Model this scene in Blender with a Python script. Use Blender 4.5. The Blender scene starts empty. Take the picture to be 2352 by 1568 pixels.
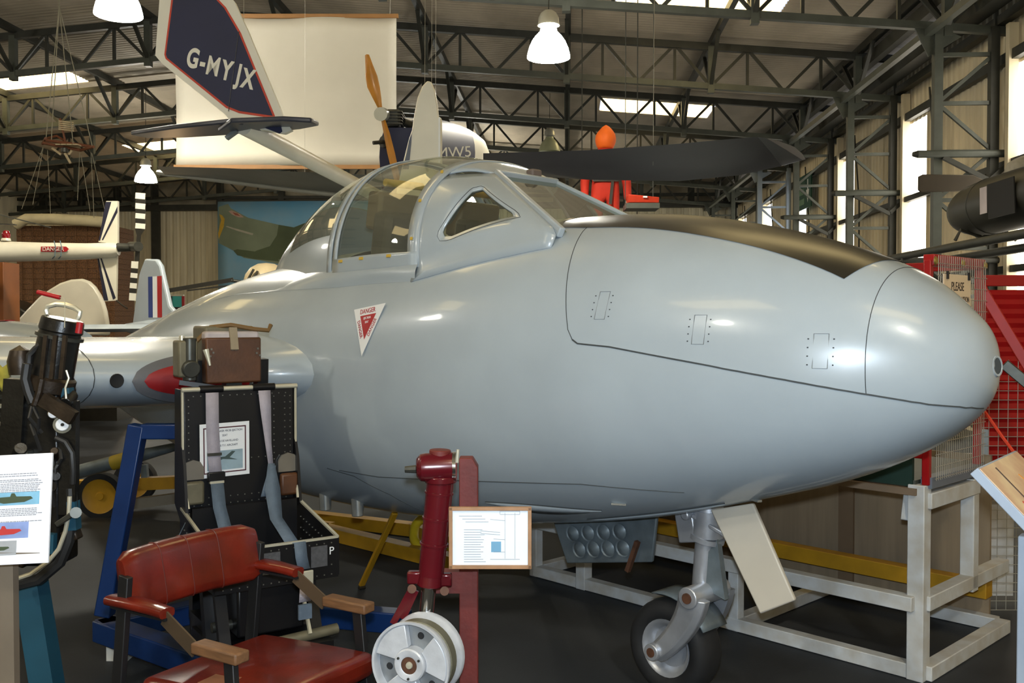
import bpy, math, random
from mathutils import Matrix, Vector, Euler
R = math.radians
random.seed(7)
sc = bpy.context.scene
COL = sc.collection

# ------------------------------------------------------------------ camera
TH = R(3.33)                      # camera turned this much left of the hall's long axis
EYE = 1.60
FPX = 2200.0
PITCH = math.atan((784 - 733) / FPX)
cd = bpy.data.cameras.new('camera'); cam_o = bpy.data.objects.new('camera', cd); COL.objects.link(cam_o)
cd.sensor_width = 36.0; cd.lens = 36.0 * FPX / 2352.0; cd.clip_start = .05; cd.clip_end = 200
cam_o.location = (0, 0, EYE); cam_o.rotation_euler = (R(90) - PITCH, 0, TH)
sc.camera = cam_o
# ------------------------------------------------------------------ world, exposure, flash
sc.view_settings.view_transform = 'Standard'; sc.view_settings.look = 'None'
sc.view_settings.gamma = 1.0; sc.view_settings.use_curve_mapping = False
sc.view_settings.exposure = 0.0
wd = bpy.data.worlds.new('sky'); sc.world = wd; wd.use_nodes = True
wd.node_tree.nodes['Background'].inputs[0].default_value = (.75, .83, 1.0, 1)
wd.node_tree.nodes['Background'].inputs[1].default_value = 1.0
LAMP_W = 330.0
BELL_E = 95.0
FLASH_W = 35.0
WINDOW_E = 7.0
SKYLIGHT_E = 6.0

def C(x, d, z):                   # camera-aligned floor axes (right, away, up) -> world
    c, s = math.cos(TH), math.sin(TH)
    return Vector((x * c - d * s, x * s + d * c, z))
def K(px, py, d):                 # the world point seen at a photo pixel, at horizontal distance d
    xc = (px - 1176) / FPX; yc = -(py - 784) / FPX
    v1 = math.cos(PITCH) + yc * math.sin(PITCH); v2 = -math.sin(PITCH) + yc * math.cos(PITCH)
    t = d / v1
    return C(xc * t, d, EYE + v2 * t)
# the camera's own flash, just above the lens
fl = bpy.data.lights.new('camera_flash', 'SPOT'); fl.energy = FLASH_W * 10; fl.color = (.74, .87, 1.0)
fl.shadow_soft_size = .03; fl.spot_size = R(95); fl.spot_blend = .6
flo = bpy.data.objects.new('camera_flash', fl); COL.objects.link(flo)
flo.location = C(0, .02, EYE + .11); flo.rotation_euler = cam_o.rotation_euler

# ------------------------------------------------------------------ materials
def lin(h):
    h = h.lstrip('#'); o = []
    for i in (0, 2, 4):
        c = int(h[i:i+2], 16) / 255.0
        o.append(c / 12.92 if c <= .04045 else ((c + .055) / 1.055) ** 2.4)
    return tuple(o) + (1,)
MATS = {}
def mat(name, col, rough=.5, metal=0.0, var=.12, scale=6.0, bump=0.0, bscale=60.0, coat=0.0, col2=None, emit=0.0, stretch=None, spec=.5):
    if name in MATS: return MATS[name]
    m = bpy.data.materials.new(name); m.use_nodes = True; nt = m.node_tree; b = nt.nodes['Principled BSDF']
    c = lin(col) if isinstance(col, str) else tuple(col) + (1,)
    if col2 is None: c2 = tuple(x * (1 - var) for x in c[:3]) + (1,); c1 = tuple(min(1, x * (1 + var * .6)) for x in c[:3]) + (1,)
    else: c1 = c; c2 = lin(col2)
    tc = nt.nodes.new('ShaderNodeTexCoord'); n = nt.nodes.new('ShaderNodeTexNoise')
    n.inputs['Scale'].default_value = scale; n.inputs['Detail'].default_value = 5
    src = tc.outputs['Object']
    if stretch:
        mp = nt.nodes.new('ShaderNodeMapping'); mp.inputs['Scale'].default_value = stretch
        nt.links.new(src, mp.inputs['Vector']); src = mp.outputs['Vector']
    nt.links.new(src, n.inputs['Vector'])
    rp = nt.nodes.new('ShaderNodeValToRGB'); rp.color_ramp.elements[0].position = .32; rp.color_ramp.elements[1].position = .68
    rp.color_ramp.elements[0].color = c2; rp.color_ramp.elements[1].color = c1
    nt.links.new(n.outputs['Fac'], rp.inputs['Fac']); nt.links.new(rp.outputs['Color'], b.inputs['Base Color'])
    b.inputs['Roughness'].default_value = rough; b.inputs['Metallic'].default_value = metal
    b.inputs['Coat Weight'].default_value = coat; b.inputs['Coat Roughness'].default_value = .06
    b.inputs['Specular IOR Level'].default_value = spec
    if bump:
        n2 = nt.nodes.new('ShaderNodeTexNoise'); n2.inputs['Scale'].default_value = bscale; n2.inputs['Detail'].default_value = 3
        nt.links.new(src, n2.inputs['Vector'])
        bp = nt.nodes.new('ShaderNodeBump'); bp.inputs['Strength'].default_value = bump; bp.inputs['Distance'].default_value = .004
        nt.links.new(n2.outputs['Fac'], bp.inputs['Height']); nt.links.new(bp.outputs['Normal'], b.inputs['Normal'])
    if emit:
        b.inputs['Emission Color'].default_value = c; b.inputs['Emission Strength'].default_value = emit
    MATS[name] = m; return m
def glass(name, tint=(.9, .95, .93), rough=.02, base=.05, haze=0.0):
    if name in MATS: return MATS[name]
    m = bpy.data.materials.new(name); m.use_nodes = True; nt = m.node_tree; nt.nodes.clear()
    o = nt.nodes.new('ShaderNodeOutputMaterial'); t = nt.nodes.new('ShaderNodeBsdfTransparent'); g = nt.nodes.new('ShaderNodeBsdfGlossy')
    t.inputs[0].default_value = tint + (1,); g.inputs['Roughness'].default_value = rough; g.inputs[0].default_value = (1, 1, 1, 1)
    lw = nt.nodes.new('ShaderNodeLayerWeight'); lw.inputs[0].default_value = .5
    pw_ = nt.nodes.new('ShaderNodeMath'); pw_.operation = 'POWER'; pw_.inputs[1].default_value = 4.5; nt.links.new(lw.outputs['Facing'], pw_.inputs[0])
    fr = nt.nodes.new('ShaderNodeMath'); fr.operation = 'MULTIPLY_ADD'; fr.inputs[1].default_value = .8; fr.inputs[2].default_value = base; nt.links.new(pw_.outputs[0], fr.inputs[0])
    mx = nt.nodes.new('ShaderNodeMixShader'); nt.links.new(fr.outputs[0], mx.inputs[0])
    nt.links.new(t.outputs[0], mx.inputs[1]); nt.links.new(g.outputs[0], mx.inputs[2])
    last = mx
    if haze:
        d = nt.nodes.new('ShaderNodeBsdfDiffuse'); d.inputs[0].default_value = (.75, .76, .68, 1)
        m2 = nt.nodes.new('ShaderNodeMixShader'); m2.inputs[0].default_value = haze
        nt.links.new(mx.outputs[0], m2.inputs[1]); nt.links.new(d.outputs[0], m2.inputs[2]); last = m2
    nt.links.new(last.outputs[0], o.inputs[0]); MATS[name] = m; return m
def glow(name, col, strength):
    if name in MATS: return MATS[name]
    m = bpy.data.materials.new(name); m.use_nodes = True; nt = m.node_tree; nt.nodes.clear()
    o = nt.nodes.new('ShaderNodeOutputMaterial'); e = nt.nodes.new('ShaderNodeEmission')
    tc = nt.nodes.new('ShaderNodeTexCoord'); n = nt.nodes.new('ShaderNodeTexNoise'); n.inputs['Scale'].default_value = 3
    rp = nt.nodes.new('ShaderNodeValToRGB'); c = lin(col)
    rp.color_ramp.elements[0].position = .3; rp.color_ramp.elements[0].color = tuple(x * .8 for x in c[:3]) + (1,)
    rp.color_ramp.elements[1].position = .6; rp.color_ramp.elements[1].color = c
    nt.links.new(tc.outputs['Object'], n.inputs['Vector']); nt.links.new(n.outputs['Fac'], rp.inputs['Fac'])
    nt.links.new(rp.outputs['Color'], e.inputs[0]); e.inputs[1].default_value = strength
    nt.links.new(e.outputs[0], o.inputs[0]); MATS[name] = m; return m

# ------------------------------------------------------------------ mesh builder
Z3 = Vector((0, 0, 1))
def frame(p, q, up=None):
    p, q = Vector(p), Vector(q); z = (q - p).normalized()
    u = Vector(up) if up is not None else (Vector((0, 0, 1)) if abs(z.z) < .95 else Vector((1, 0, 0)))
    x = u.cross(z)
    if x.length < 1e-6: x = Vector((1, 0, 0)).cross(z)
    x.normalize(); y = z.cross(x)
    return Matrix(((x.x, y.x, z.x, p.x), (x.y, y.y, z.y, p.y), (x.z, y.z, z.z, p.z), (0, 0, 0, 1)))
class MB:
    def __init__(s): s.v = []; s.f = []
    def add(s, vs, fs, M=None):
        b = len(s.v)
        s.v += [tuple(M @ Vector(v)) if M is not None else tuple(v) for v in vs]
        s.f += [tuple(i + b for i in f) for f in fs]; return s
    def box(s, c, sz, M=None, rz=0.0, rot=None):
        x, y, z = sz[0] / 2, sz[1] / 2, sz[2] / 2
        L = Matrix.Translation(c)
        if rz: L = L @ Matrix.Rotation(rz, 4, 'Z')
        if rot is not None: L = L @ Euler(rot).to_matrix().to_4x4()
        if M is not None: L = M @ L
        return s.add([(-x,-y,-z),(x,-y,-z),(x,y,-z),(-x,y,-z),(-x,-y,z),(x,-y,z),(x,y,z),(-x,y,z)],
                     [(0,3,2,1),(4,5,6,7),(0,1,5,4),(1,2,6,5),(2,3,7,6),(3,0,4,7)], L)
    def bar(s, p, q, w, h=None, up=None):
        h = w if h is None else h; L = (Vector(q) - Vector(p)).length; F = frame(p, q, up)
        return s.box((0, 0, L / 2), (w, h, L), F)
    def cyl(s, p, q, r, r2=None, n=14, cap=True):
        r2 = r if r2 is None else r2; L = (Vector(q) - Vector(p)).length; F = frame(p, q)
        vs = [(r * math.cos(2*math.pi*i/n), r * math.sin(2*math.pi*i/n), 0) for i in range(n)] + \
             [(r2 * math.cos(2*math.pi*i/n), r2 * math.sin(2*math.pi*i/n), L) for i in range(n)]
        fs = [(i, (i+1) % n, n + (i+1) % n, n + i) for i in range(n)]
        if cap: fs += [tuple(range(n-1, -1, -1)), tuple(range(n, 2*n))]
        return s.add(vs, fs, F)
    def tube(s, pts, r, n=8, closed=False, flat=None):
        P = [Vector(p) for p in pts]; m = len(P); rings = []; prev = None
        for i in range(m):
            a = P[(i-1) % m] if (closed or i > 0) else P[i]; b = P[(i+1) % m] if (closed or i < m-1) else P[i]
            t = (b - a).normalized()
            if prev is None:
                u = Vector((0,0,1)) if abs(t.z) < .9 else Vector((1,0,0)); x = u.cross(t).normalized()
            else:
                x = (prev - t * prev.dot(t)).normalized()
            prev = x; y = t.cross(x); rr = r[i] if isinstance(r, (list, tuple)) else r
            fy = rr if flat is None else flat
            rings.append([P[i] + x * rr * math.cos(2*math.pi*k/n) + y * fy * math.sin(2*math.pi*k/n) for k in range(n)])
        return s.loft(rings, not closed, not closed, closed)
    def loft(s, rings, c0=True, c1=True, loop=False, open_ring=False):
        n = len(rings[0]); m = len(rings); vs = [v for r in rings for v in r]; fs = []
        for i in range(m if loop else m - 1):
            j = (i + 1) % m
            for k in range(n - 1 if open_ring else n):
                l = (k + 1) % n; fs.append((i*n+k, i*n+l, j*n+l, j*n+k))
        if c0: fs.append(tuple(range(n-1, -1, -1)))
        if c1: fs.append(tuple((m-1)*n + k for k in range(n)))
        return s.add(vs, fs)
    def lathe(s, prof, n=24, M=None, c0=False, c1=False):
        rings = [[Vector((r*math.cos(2*math.pi*k/n), r*math.sin(2*math.pi*k/n), z)) for k in range(n)] for r, z in prof]
        if M is not None: rings = [[M @ v for v in r] for r in rings]
        return s.loft(rings, c0, c1)
    def prism(s, poly, h, M=None, z0=0.0):
        n = len(poly); vs = [(x, y, z0) for x, y in poly] + [(x, y, z0 + h) for x, y in poly]
        fs = [tuple(range(n-1, -1, -1)), tuple(range(n, 2*n))] + [(i, (i+1) % n, n+(i+1) % n, n+i) for i in range(n)]
        return s.add(vs, fs, M)
    def sheet(s, grid, th=0.0, nrm=None):
        m, n = len(grid), len(grid[0]); G = [[Vector(p) for p in r] for r in grid]
        fs = [(i*n+j, i*n+j+1, (i+1)*n+j+1, (i+1)*n+j) for i in range(m-1) for j in range(n-1)]
        s.add([p for r in G for p in r], fs)
        return s
    def mesh(s, name, ang=38):
        me = bpy.data.meshes.new(name); me.from_pydata(s.v, [], s.f); me.update()
        me.polygons.foreach_set('use_smooth', [True] * len(me.polygons))
        try: me.set_sharp_from_angle(angle=R(ang))
        except Exception: pass
        return me
    def build(s, name, m, parent=None, bevel=0.0, solid=0.0, ang=38, loc=None, label=None, recalc=False):
        me = s.mesh(name, ang); o = obj(name, me, m, parent)
        if solid:
            md = o.modifiers.new('t', 'SOLIDIFY'); md.thickness = solid; md.offset = 0
        if bevel:
            md = o.modifiers.new('b', 'BEVEL'); md.width = bevel; md.segments = 2; md.limit_method = 'ANGLE'; md.angle_limit = R(40)
        if loc is not None: o.location = loc
        if label: o['label'] = label
        return o
def obj(name, me, m=None, parent=None):
    o = bpy.data.objects.new(name, me); COL.objects.link(o)
    if m is not None and me is not None and len(me.materials) == 0: me.materials.append(m)
    if parent is not None: o.parent = parent
    return o
def thing(name, label, cat, loc=(0, 0, 0), rz=0.0, group=None, rot=None):
    o = bpy.data.objects.new(name, None); COL.objects.link(o); o.empty_display_size = .1
    o.location = loc; o.rotation_euler = rot if rot is not None else (0, 0, rz)
    tag(o, label, cat, group); return o
def tag(o, label=None, cat=None, group=None, kind=None):
    if label: o['label'] = label
    if cat: o['category'] = cat
    if group: o['group'] = group
    if kind: o['kind'] = kind
    return o
def struct(name, label=None, loc=(0, 0, 0)):
    o = bpy.data.objects.new(name, None); COL.objects.link(o); o.location = loc; o['kind'] = 'structure'
    if label: o['label'] = label
    return o
def text(name, s, size, m, parent, M, align='CENTER', ext=.0006, sx=1.0, label=None, bold=0.0):
    cu = bpy.data.curves.new('t', 'FONT'); cu.body = s; cu.size = size; cu.align_x = align; cu.align_y = 'CENTER'; cu.extrude = ext; cu.offset = bold
    t = bpy.data.objects.new('t', cu); COL.objects.link(t); bpy.context.view_layer.update()
    me = bpy.data.meshes.new_from_object(t.evaluated_get(bpy.context.evaluated_depsgraph_get()))
    bpy.data.objects.remove(t); bpy.data.curves.remove(cu)
    me.transform(M @ Matrix.Diagonal((sx, 1, 1, 1))); me.materials.clear(); me.materials.append(m)
    o = obj(name, me, None, parent)
    if label: o['label'] = label
    return o
def MX(o, x, y):                   # 4x4 from origin and x, y axes
    x = Vector(x).normalized(); y = Vector(y); y = (y - x * y.dot(x)).normalized(); z = x.cross(y); o = Vector(o)
    return Matrix(((x.x, y.x, z.x, o.x), (x.y, y.y, z.y, o.y), (x.z, y.z, z.z, o.z), (0, 0, 0, 1)))
def arc(cx, cy, r, a0, a1, n): return [(cx + r*math.cos(a0+(a1-a0)*i/(n-1)), cy + r*math.sin(a0+(a1-a0)*i/(n-1))) for i in range(n)]
def lerp(xs, ys, x):
    if x <= xs[0]: return ys[0]
    for i in range(len(xs) - 1):
        if x <= xs[i+1]:
            t = (x - xs[i]) / (xs[i+1] - xs[i]); return ys[i] + (ys[i+1] - ys[i]) * t
    return ys[-1]
def cubic(xs, ys, x):              # smooth interpolation through given stations
    n = len(xs); g = []
    for i in range(n):
        a, b = max(0, i-1), min(n-1, i+1); g.append((ys[b]-ys[a]) / (xs[b]-xs[a]))
    x = min(max(x, xs[0]), xs[-1]); i = 0
    while i < n - 2 and x > xs[i+1]: i += 1
    h = xs[i+1]-xs[i]; t = (x-xs[i])/h
    return (2*t**3-3*t*t+1)*ys[i] + (t**3-2*t*t+t)*h*g[i] + (-2*t**3+3*t*t)*ys[i+1] + (t**3-t*t)*h*g[i+1]
# =================================================================== THE HALL
m_floor = mat('floor_paint', '#303337', .62, 0, .3, 1.6, .15, 90, spec=.25)
m_roof = mat('roof_sheet', '#b9ad98', .55, .0, .25, 1.2, stretch=(1, .3, 1))
m_clad = mat('wall_sheet', '#dccfb0', .6, 0, .22, 1.5, stretch=(1.5, 1.5, .25))
m_clad2 = mat('end_wall_sheet', '#d6ceb2', .6, 0, .2, 2.0, stretch=(1.5, 1.5, .2))
m_steel = mat('dark_steel', '#33342e', .55, .1, .25, 5)
m_steel2 = mat('grey_steel', '#494d46', .5, .1, .2, 5)
m_steel3 = mat('silver_steel', '#98a3ab', .45, .2, .1, 5)
m_win = glow('window_daylight', '#fff7e6', WINDOW_E)
m_win2 = glow('window_clear_daylight', '#f3f7ff', WINDOW_E)
m_sky = glow('skylight_sheet', '#ffe2a0', SKYLIGHT_E)

YA, BAY, YEND = 13.0, 3.9, 33.4
XR, XL, XRID = 5.80, -19.5, -6.2
ZB_R, ZB_E = 6.36, 5.38           # truss bottom chord at ridge and at right eave
SLR = (ZB_R - ZB_E) / (5.6 - XRID); SLL = SLR
def zb(x): return ZB_R - SLR * abs(x - XRID)
DEP = .68
def zroof(x): return zb(x) + DEP + .2

fo = MB().box((-6.5, 13.5, -.1), (32, 42, .2)).build('floor', m_floor); tag(fo, kind='structure', label='dark grey painted concrete floor')

# roof: corrugated sheets, ribs running down the slope
ceil = struct('ceiling', 'pitched corrugated sheet roof over steel trusses')
def corr(xa, xb, L, pitch=.13, amp=.016, n=6):
    b = MB(); k = max(2, int(L / pitch * n)); vs = []
    for i in range(k + 1):
        y = L * i / k; dz = amp * math.sin(2*math.pi*y/pitch)
        vs += [(xa, y, zroof(xa) + dz), (xb, y, zroof(xb) + dz)]
    return b.add(vs, [(2*i, 2*i+1, 2*i+3, 2*i+2) for i in range(k)])
segs = [-19.7, -16.2, -13.0, -10.6, XRID, -2.7, .75, 3.35, 6.05]
ROW = 1.3; Y0 = 11.7
nrow = int(round((YEND + .2 - Y0) / ROW))
skyl = {(6, 2), (6, 8), (2, 6), (2, 12), (6, -4), (6, -10), (2, 0), (2, -6), (4, -4), (4, -10)}
for i in range(len(segs) - 1):
    me = corr(segs[i], segs[i+1], ROW).mesh('roof_sheet', 60); me.materials.append(m_roof)
    for r in range(-13, nrow):
        if (i, r) in skyl:
            continue
        o = obj('roof_sheet', me, None, ceil); o.location = (0, Y0 + r * ROW, 0)
for k, (i, r) in enumerate(sorted(skyl)):
    me = corr(segs[i] + .02, segs[i+1] - .02, ROW).mesh('skylight', 60); me.materials.append(m_sky)
    o = obj('skylight_sheet', me, None, ceil); o.location = (0, Y0 + r * ROW, 0); o['label'] = 'translucent yellowed skylight sheet lit by daylight'

# purlins along the hall
def longbar(name, x, z, w, h, m, parent=None, y0=8, y1=YEND):
    return MB().box((x, (y0 + y1) / 2, z), (w, y1 - y0, h)).build(name, m, parent)
for x in [5.0, 2.5, 0.0, -2.5, -5.0, -7.5, -10.0, -12.5, -15.0, -17.5]:
    longbar('purlin', x, zroof(x) - .1, .09, .13, m_steel, ceil)

# roof trusses
TOPX = [5.6 - 1.25 * i for i in range(21)]
ordn = ['nearest', 'second', 'third', 'fourth', 'fifth', 'sixth']
me_post = MB().box((0, 0, DEP / 2), (.045, .05, DEP)).mesh('web_post'); me_post.materials.append(m_steel)
me_main = MB().box((0, 0, DEP / 2), (.11, .12, DEP + .12)).mesh('main_post'); me_main.materials.append(m_steel2)
def diag(sl, sg):
    return MB().bar((0, 0, DEP), (sg * .625, 0, 0 - sl * .625), .04, .05)
me_d = {}
for side, sl in (('r', SLR), ('l', -SLL)):
    for sg in (1, -1):
        me = diag(sl * sg, sg).mesh('web_brace'); me.materials.append(m_steel); me_d[(side, sg)] = me
me_k = {}
for sg in (1, -1):
    me = MB().bar((0, 0, 0), (0, sg * .85, DEP + .05), .06, .05).mesh('knee_brace'); me.materials.append(m_steel); me_k[sg] = me
for t in range(6):
    y = YA + BAY * t
    T = thing('roof_truss', '%s dark steel lattice roof truss from the camera' % ordn[t], 'roof truss', (0, y, 0), group='roof trusses')
    for a, b in ((XRID, 5.75), (XRID, XL)):
        MB().bar((a, 0, zb(a)), (b, 0, zb(b)), .10, .10).build('bottom_chord', m_steel2, T)
        MB().bar((a, 0, zb(a) + DEP), (b, 0, zb(b) + DEP), .10, .12).build('top_chord', m_steel, T)
    for i, x in enumerate(TOPX):
        if x < XL + .3 or (t == 0 and x < -5.5): continue
        side = 'r' if x > XRID else 'l'
        obj('web_post', me_post, None, T).location = (x, 0, zb(x))
        if i > 0: obj('web_brace', me_d[(side, 1)], None, T).location = (x, 0, zb(x))
        obj('web_brace', me_d[(side, -1)], None, T).location = (x, 0, zb(x))
        if i % 2 == 0:
            xb = x - .625; obj('main_post', me_main, None, T).location = (xb, 0, zb(xb) - .06)
            for sg in (1, -1):
                if t == 5 and sg == 1: continue
                obj('knee_brace', me_k[sg], None, T).location = (xb, 0, zb(xb))

# lattice columns along the right wall
XI, XO = 4.85, 5.57
NP = 8; PH = 5.07 / NP
me_leg = MB().box((0, 0, 2.71), (.11, .11, 5.42)).mesh('leg')
me_st = MB().box(((XI + XO) / 2, 0, 0), (XO - XI, .05, .05)).mesh('strut')
me_up = MB().bar((XI, 0, 0), (XO, 0, PH), .045, .045).mesh('brace')
me_dn = MB().bar((XI, 0, PH), (XO, 0, 0), .045, .045).mesh('brace')
for t in range(6):
    y = YA + BAY * t - .02
    mm = m_steel3 if t == 3 else m_steel2
    T = thing('lattice_column', '%s lattice steel column from the camera along the right wall' % ordn[t] if t != 3 else 'bright silver lattice column along the right wall', 'column', (0, y, 0), group='wall columns')
    def put(nm, me, loc, m):
        o = obj(nm, me.copy() if False else me, None, T); o.location = loc
        if len(me.materials) == 0: me.materials.append(m)
        o.material_slots[0].link = 'OBJECT'; o.material_slots[0].material = m
    put('leg', me_leg, (XI, 0, 0), mm); put('leg', me_leg, (XO, 0, 0), mm if t == 3 else m_steel)
    for k in range(NP + 1): put('strut', me_st, (0, 0, PH * k if k else .03), mm)
    for k in range(NP): put('brace', me_up if k % 2 else me_dn, (0, 0, PH * k), mm)
    MB().prism([(XI - .12, 5.05), (XI + .3, 5.3), (XI + .05, 5.42), (XI - .3, 5.42)], .03, Matrix(((1,0,0,0),(0,0,1,-.015),(0,1,0,0),(0,0,0,1)))).build('gusset_plate', mm, T)
    # the cantilever rack arm bolted to the column
    if t < 4:
        A = thing('rack_arm', 'grey tubular rack arm bolted across the %s wall column' % ordn[t], 'rack arm', (0, y, 0), group='rack arms')
        MB().cyl((XI - .28, -.09, 3.76), (5.72, -.09, 3.76), .05).build('arm_tube', m_steel2, A)
        MB().cyl((XI - .34, -.09, 3.76), (XI - .27, -.09, 3.76), .03, .05).build('end_cap', m_steel, A)
        MB().bar((XI + .05, -.09, 3.72), (5.5, -.09, 3.4), .06).build('arm_brace', m_steel, A)
        MB().bar((5.5, -.09, 3.42), (5.70, -.09, 3.60), .06).build('arm_brace', m_steel, A)

# longitudinal steel on the right
for nm, x, z, w, h, m in (('eaves_strut', 4.72, 5.36, .09, .09, m_steel2), ('eaves_beam', 5.45, 5.72, .25, .22, m_steel), ('gutter_beam', 5.1, 5.98, .12, .2, m_steel), ('wall_plate', 5.66, 5.5, .12, .12, m_steel)):
    o = longbar(nm, x, z, w, h, m); tag(o, {'eaves_strut': 'light grey strut running along the column heads', 'eaves_beam': 'deep dark beam under the right eave', 'gutter_beam': 'upper dark beam beside the roof edge on the right', 'wall_plate': 'narrow dark plate above the right wall cladding'}[nm], 'beam')

# right wall: ribbed sheets, one daylight strip per bay, girts
wr = struct('wall_right', 'tan ribbed metal side wall with tall daylight strips')
def rib(w, h, pitch=.2, amp=.022):
    n = int(round(w / pitch)); pr = []
    for i in range(n):
        y = i * pitch; pr += [(y, 0), (y + pitch*.55, 0), (y + pitch*.65, amp), (y + pitch*.9, amp)]
    pr.append((n * pitch, 0)); b = MB(); vs = []
    for y, d in pr: vs += [(-d, y, 0), (-d, y, h)]
    return b.add(vs, [(2*i, 2*i+1, 2*i+3, 2*i+2) for i in range(len(pr) - 1)])
me_full = rib(1.0, 6.1).mesh('cladding_sheet', 20); me_full.materials.append(m_clad)
me_top = rib(1.0, 1.2).mesh('cladding_sheet', 20); me_top.materials.append(m_clad)
wn = 1
for k in range(6):
    yb = YA - 1.1 + BAY * k
    if yb > YEND: break
    for i in range(3):
        if yb + .9 + i >= YEND - .3: continue
        if k == 2 and i == 2 or False: pass
        obj('cladding_sheet', me_full, None, wr).location = (XR, yb + .9 + i, 0)
    o = obj('cladding_sheet', me_top, None, wr); o.location = (XR, yb, 4.9); o.scale = (1, .9, 1)
    MB().box((XR + .03, yb + .45, .45), (.06, .9, .9)).build('dado_panel', m_clad, wr)
    big = (k == 3)
    wo = MB().box((XR + .02, yb + .45, 2.9), (.03, .86, 4.0)).build('window_%d' % wn, m_win2 if big else m_win); tag(wo, kind='structure', label='tall daylight strip in the right wall'); wn += 1
    fr = MB()
    fr.box((XR - .01, yb + .01, 2.9), (.06, .05, 4.0)); fr.box((XR - .01, yb + .89, 2.9), (.06, .05, 4.0)); fr.box((XR - .01, yb + .45, .9), (.06, .9, .06))
    fr.build('window_frame', m_clad, wo)
MB().box((XR + .05, 4.5, 3.05), (.1, 14.8, 6.1)).build('cladding_sheet', m_clad, wr)
for z, s_ in ((5.0, .13), (3.62, .09), (2.25, .09), (.9, .09)):
    longbar('girt', XR - .08, z, .09, s_, m_steel, wr)
for k in range(6):
    y = YA + BAY * k
    MB().box((XR - .1, y - .25, 2.7), (.12, .1, 5.4)).build('downpipe', m_clad, wr)
    MB().tube([(XR - .2, y - 1.6, 5.2), (XR - .18, y - 1.68, 4.6), (XR - .13, y - 1.7, 3.9), (XR - .13, y - 1.72, 2.4)], .016, 6).build('cable', m_steel, wr)

# end wall
we = struct('wall_back', 'ribbed cream end wall under a dark lintel')
me_e = rib(1.0, 5.45, .25, .03).mesh('cladding_sheet', 20); me_e.materials.append(m_clad2)
x = XL
while x < XR - .2:
    o = obj('cladding_sheet', me_e, None, we); o.rotation_euler = (0, 0, -R(90)); o.location = (x, YEND, 0); x += 1.0
m_gable = mat('gable_sheet', '#a89d85', .6, 0, .3, 1.5)
g = MB(); g.add([(XL - .2, YEND + .05, 5.3), (XR + .3, YEND + .05, 5.3), (XR + .3, YEND + .05, zroof(XR)), (XRID, YEND + .05, zroof(XRID) + .05), (XL - .2, YEND + .05, zroof(XL))], [(0, 1, 2, 3, 4)]).build('gable_panel', m_gable, we)
MB().box(((XL + XR) / 2, YEND - .3, 5.52), (XR - XL, .25, .2)).build('lintel', m_steel, we)
MB().box(((XL + XR) / 2, YEND - .35, 5.85), (XR - XL, .12, .1)).build('lintel_rail', m_steel, we)
for x in [-18.6, -17.2, -15.9, -14.55, -12.2, -10.0, -7.6, -5.2, -2.8, -.4, 2.0, 4.2]:
    MB().box((x, YEND - .3, 6.0), (.2, .2, .95)).build('hanger_post', m_steel, we)
for x in [-18.5, -14.55, -4.5, .5]:
    MB().box((x, YEND - .22, 2.75), (.28, .16, 5.4)).build('door_post', m_steel, we)
# left and rear walls close the hall
wl = MB().box((XL - .1, 14.5, 3.2), (.2, 38.5, 6.4)).build('wall_left', m_clad2); tag(wl, kind='structure', label='plain cream side wall far to the left')
wf = MB().box((-6.9, -4.6, 3.9), (26, .2, 7.8)).build('wall_front', m_clad2); tag(wf, kind='structure', label='plain wall behind the camera')

# high bay lamps
m_bell = glow('lamp_bell_lit', '#fffaec', BELL_E)
m_belloff = mat('lamp_bell_unlit', '#b8bd9c', .25, 0, .1, 4)
m_lhouse = mat('lamp_housing', '#b9b9ae', .4, .3, .1, 6)
def lamp(px, py, d, label, lit=True, pw=1.0):
    p = K(px, py, d) if px is not None else py
    L = thing('high_bay_lamp', label, 'lamp', p, group='high bay lamps')
    bell = MB().lathe([(.09, .30), (.10, .26), (.12, .24), (.15, .21), (.19, .15), (.222, .08), (.238, .02), (.245, -.02), (.245, -.035), (.232, -.03), (.222, .0), (.205, .07), (.17, .15), (.12, .21), (.085, .235)], 28)
    bell.build('bell_shade', m_bell if lit else m_belloff, L)
    MB().lathe([(.0, .50), (.05, .50), (.09, .47), (.115, .42), (.12, .36), (.125, .345), (.125, .33), (.09, .32), (.0, .32)], 22).build('ballast_housing', m_lhouse, L)
    MB().lathe([(.0, .20), (.04, .19), (.055, .14), (.045, .08), (.0, .05)], 14).build('bulb', glow('lamp_bulb', '#fff2d0', 30) if lit else m_lhouse, L)
    zt = zroof(p.x) - p.z + .02
    MB().tube([(0, 0, .49), (.01, .01, zt)], .006, 6).build('suspension_cable', m_steel, L)
    if lit:
        l = bpy.data.lights.new('lamp_light', 'SPOT'); l.spot_size = R(150); l.spot_blend = .35; l.energy = LAMP_W * pw; l.color = (1.0, .93, .76); l.shadow_soft_size = .16
        lo = bpy.data.objects.new('lamp_light', l); COL.objects.link(lo); lo.parent = L; lo.location = (0, 0, -.06)
    return L
lamp(1260, 126, 11.0, 'lit bell lamp hanging over the grey jet, nearest the white banner')
lamp(272, 28, 10.2, 'lit bell lamp at the top edge, left of the blue tail fin')
lamp(335, 414, 22.0, 'small distant lit bell lamp above the striped tail rotor')
lamp(1075, 470, 27.5, 'added bell lamp hidden behind the jet canopy on its right, brightening the end wall', pw=5.0)  # added lamp, out of sight, to brighten the far end wall
lamp(930, 470, 27.5, 'added bell lamp hidden behind the jet canopy on its left, brightening the end wall', pw=5.0)  # second added lamp, also unseen, for the same end wall
lamp(1262, 345, 22.0, 'unlit greenish bell lamp just above the dark wing', lit=False)
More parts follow.
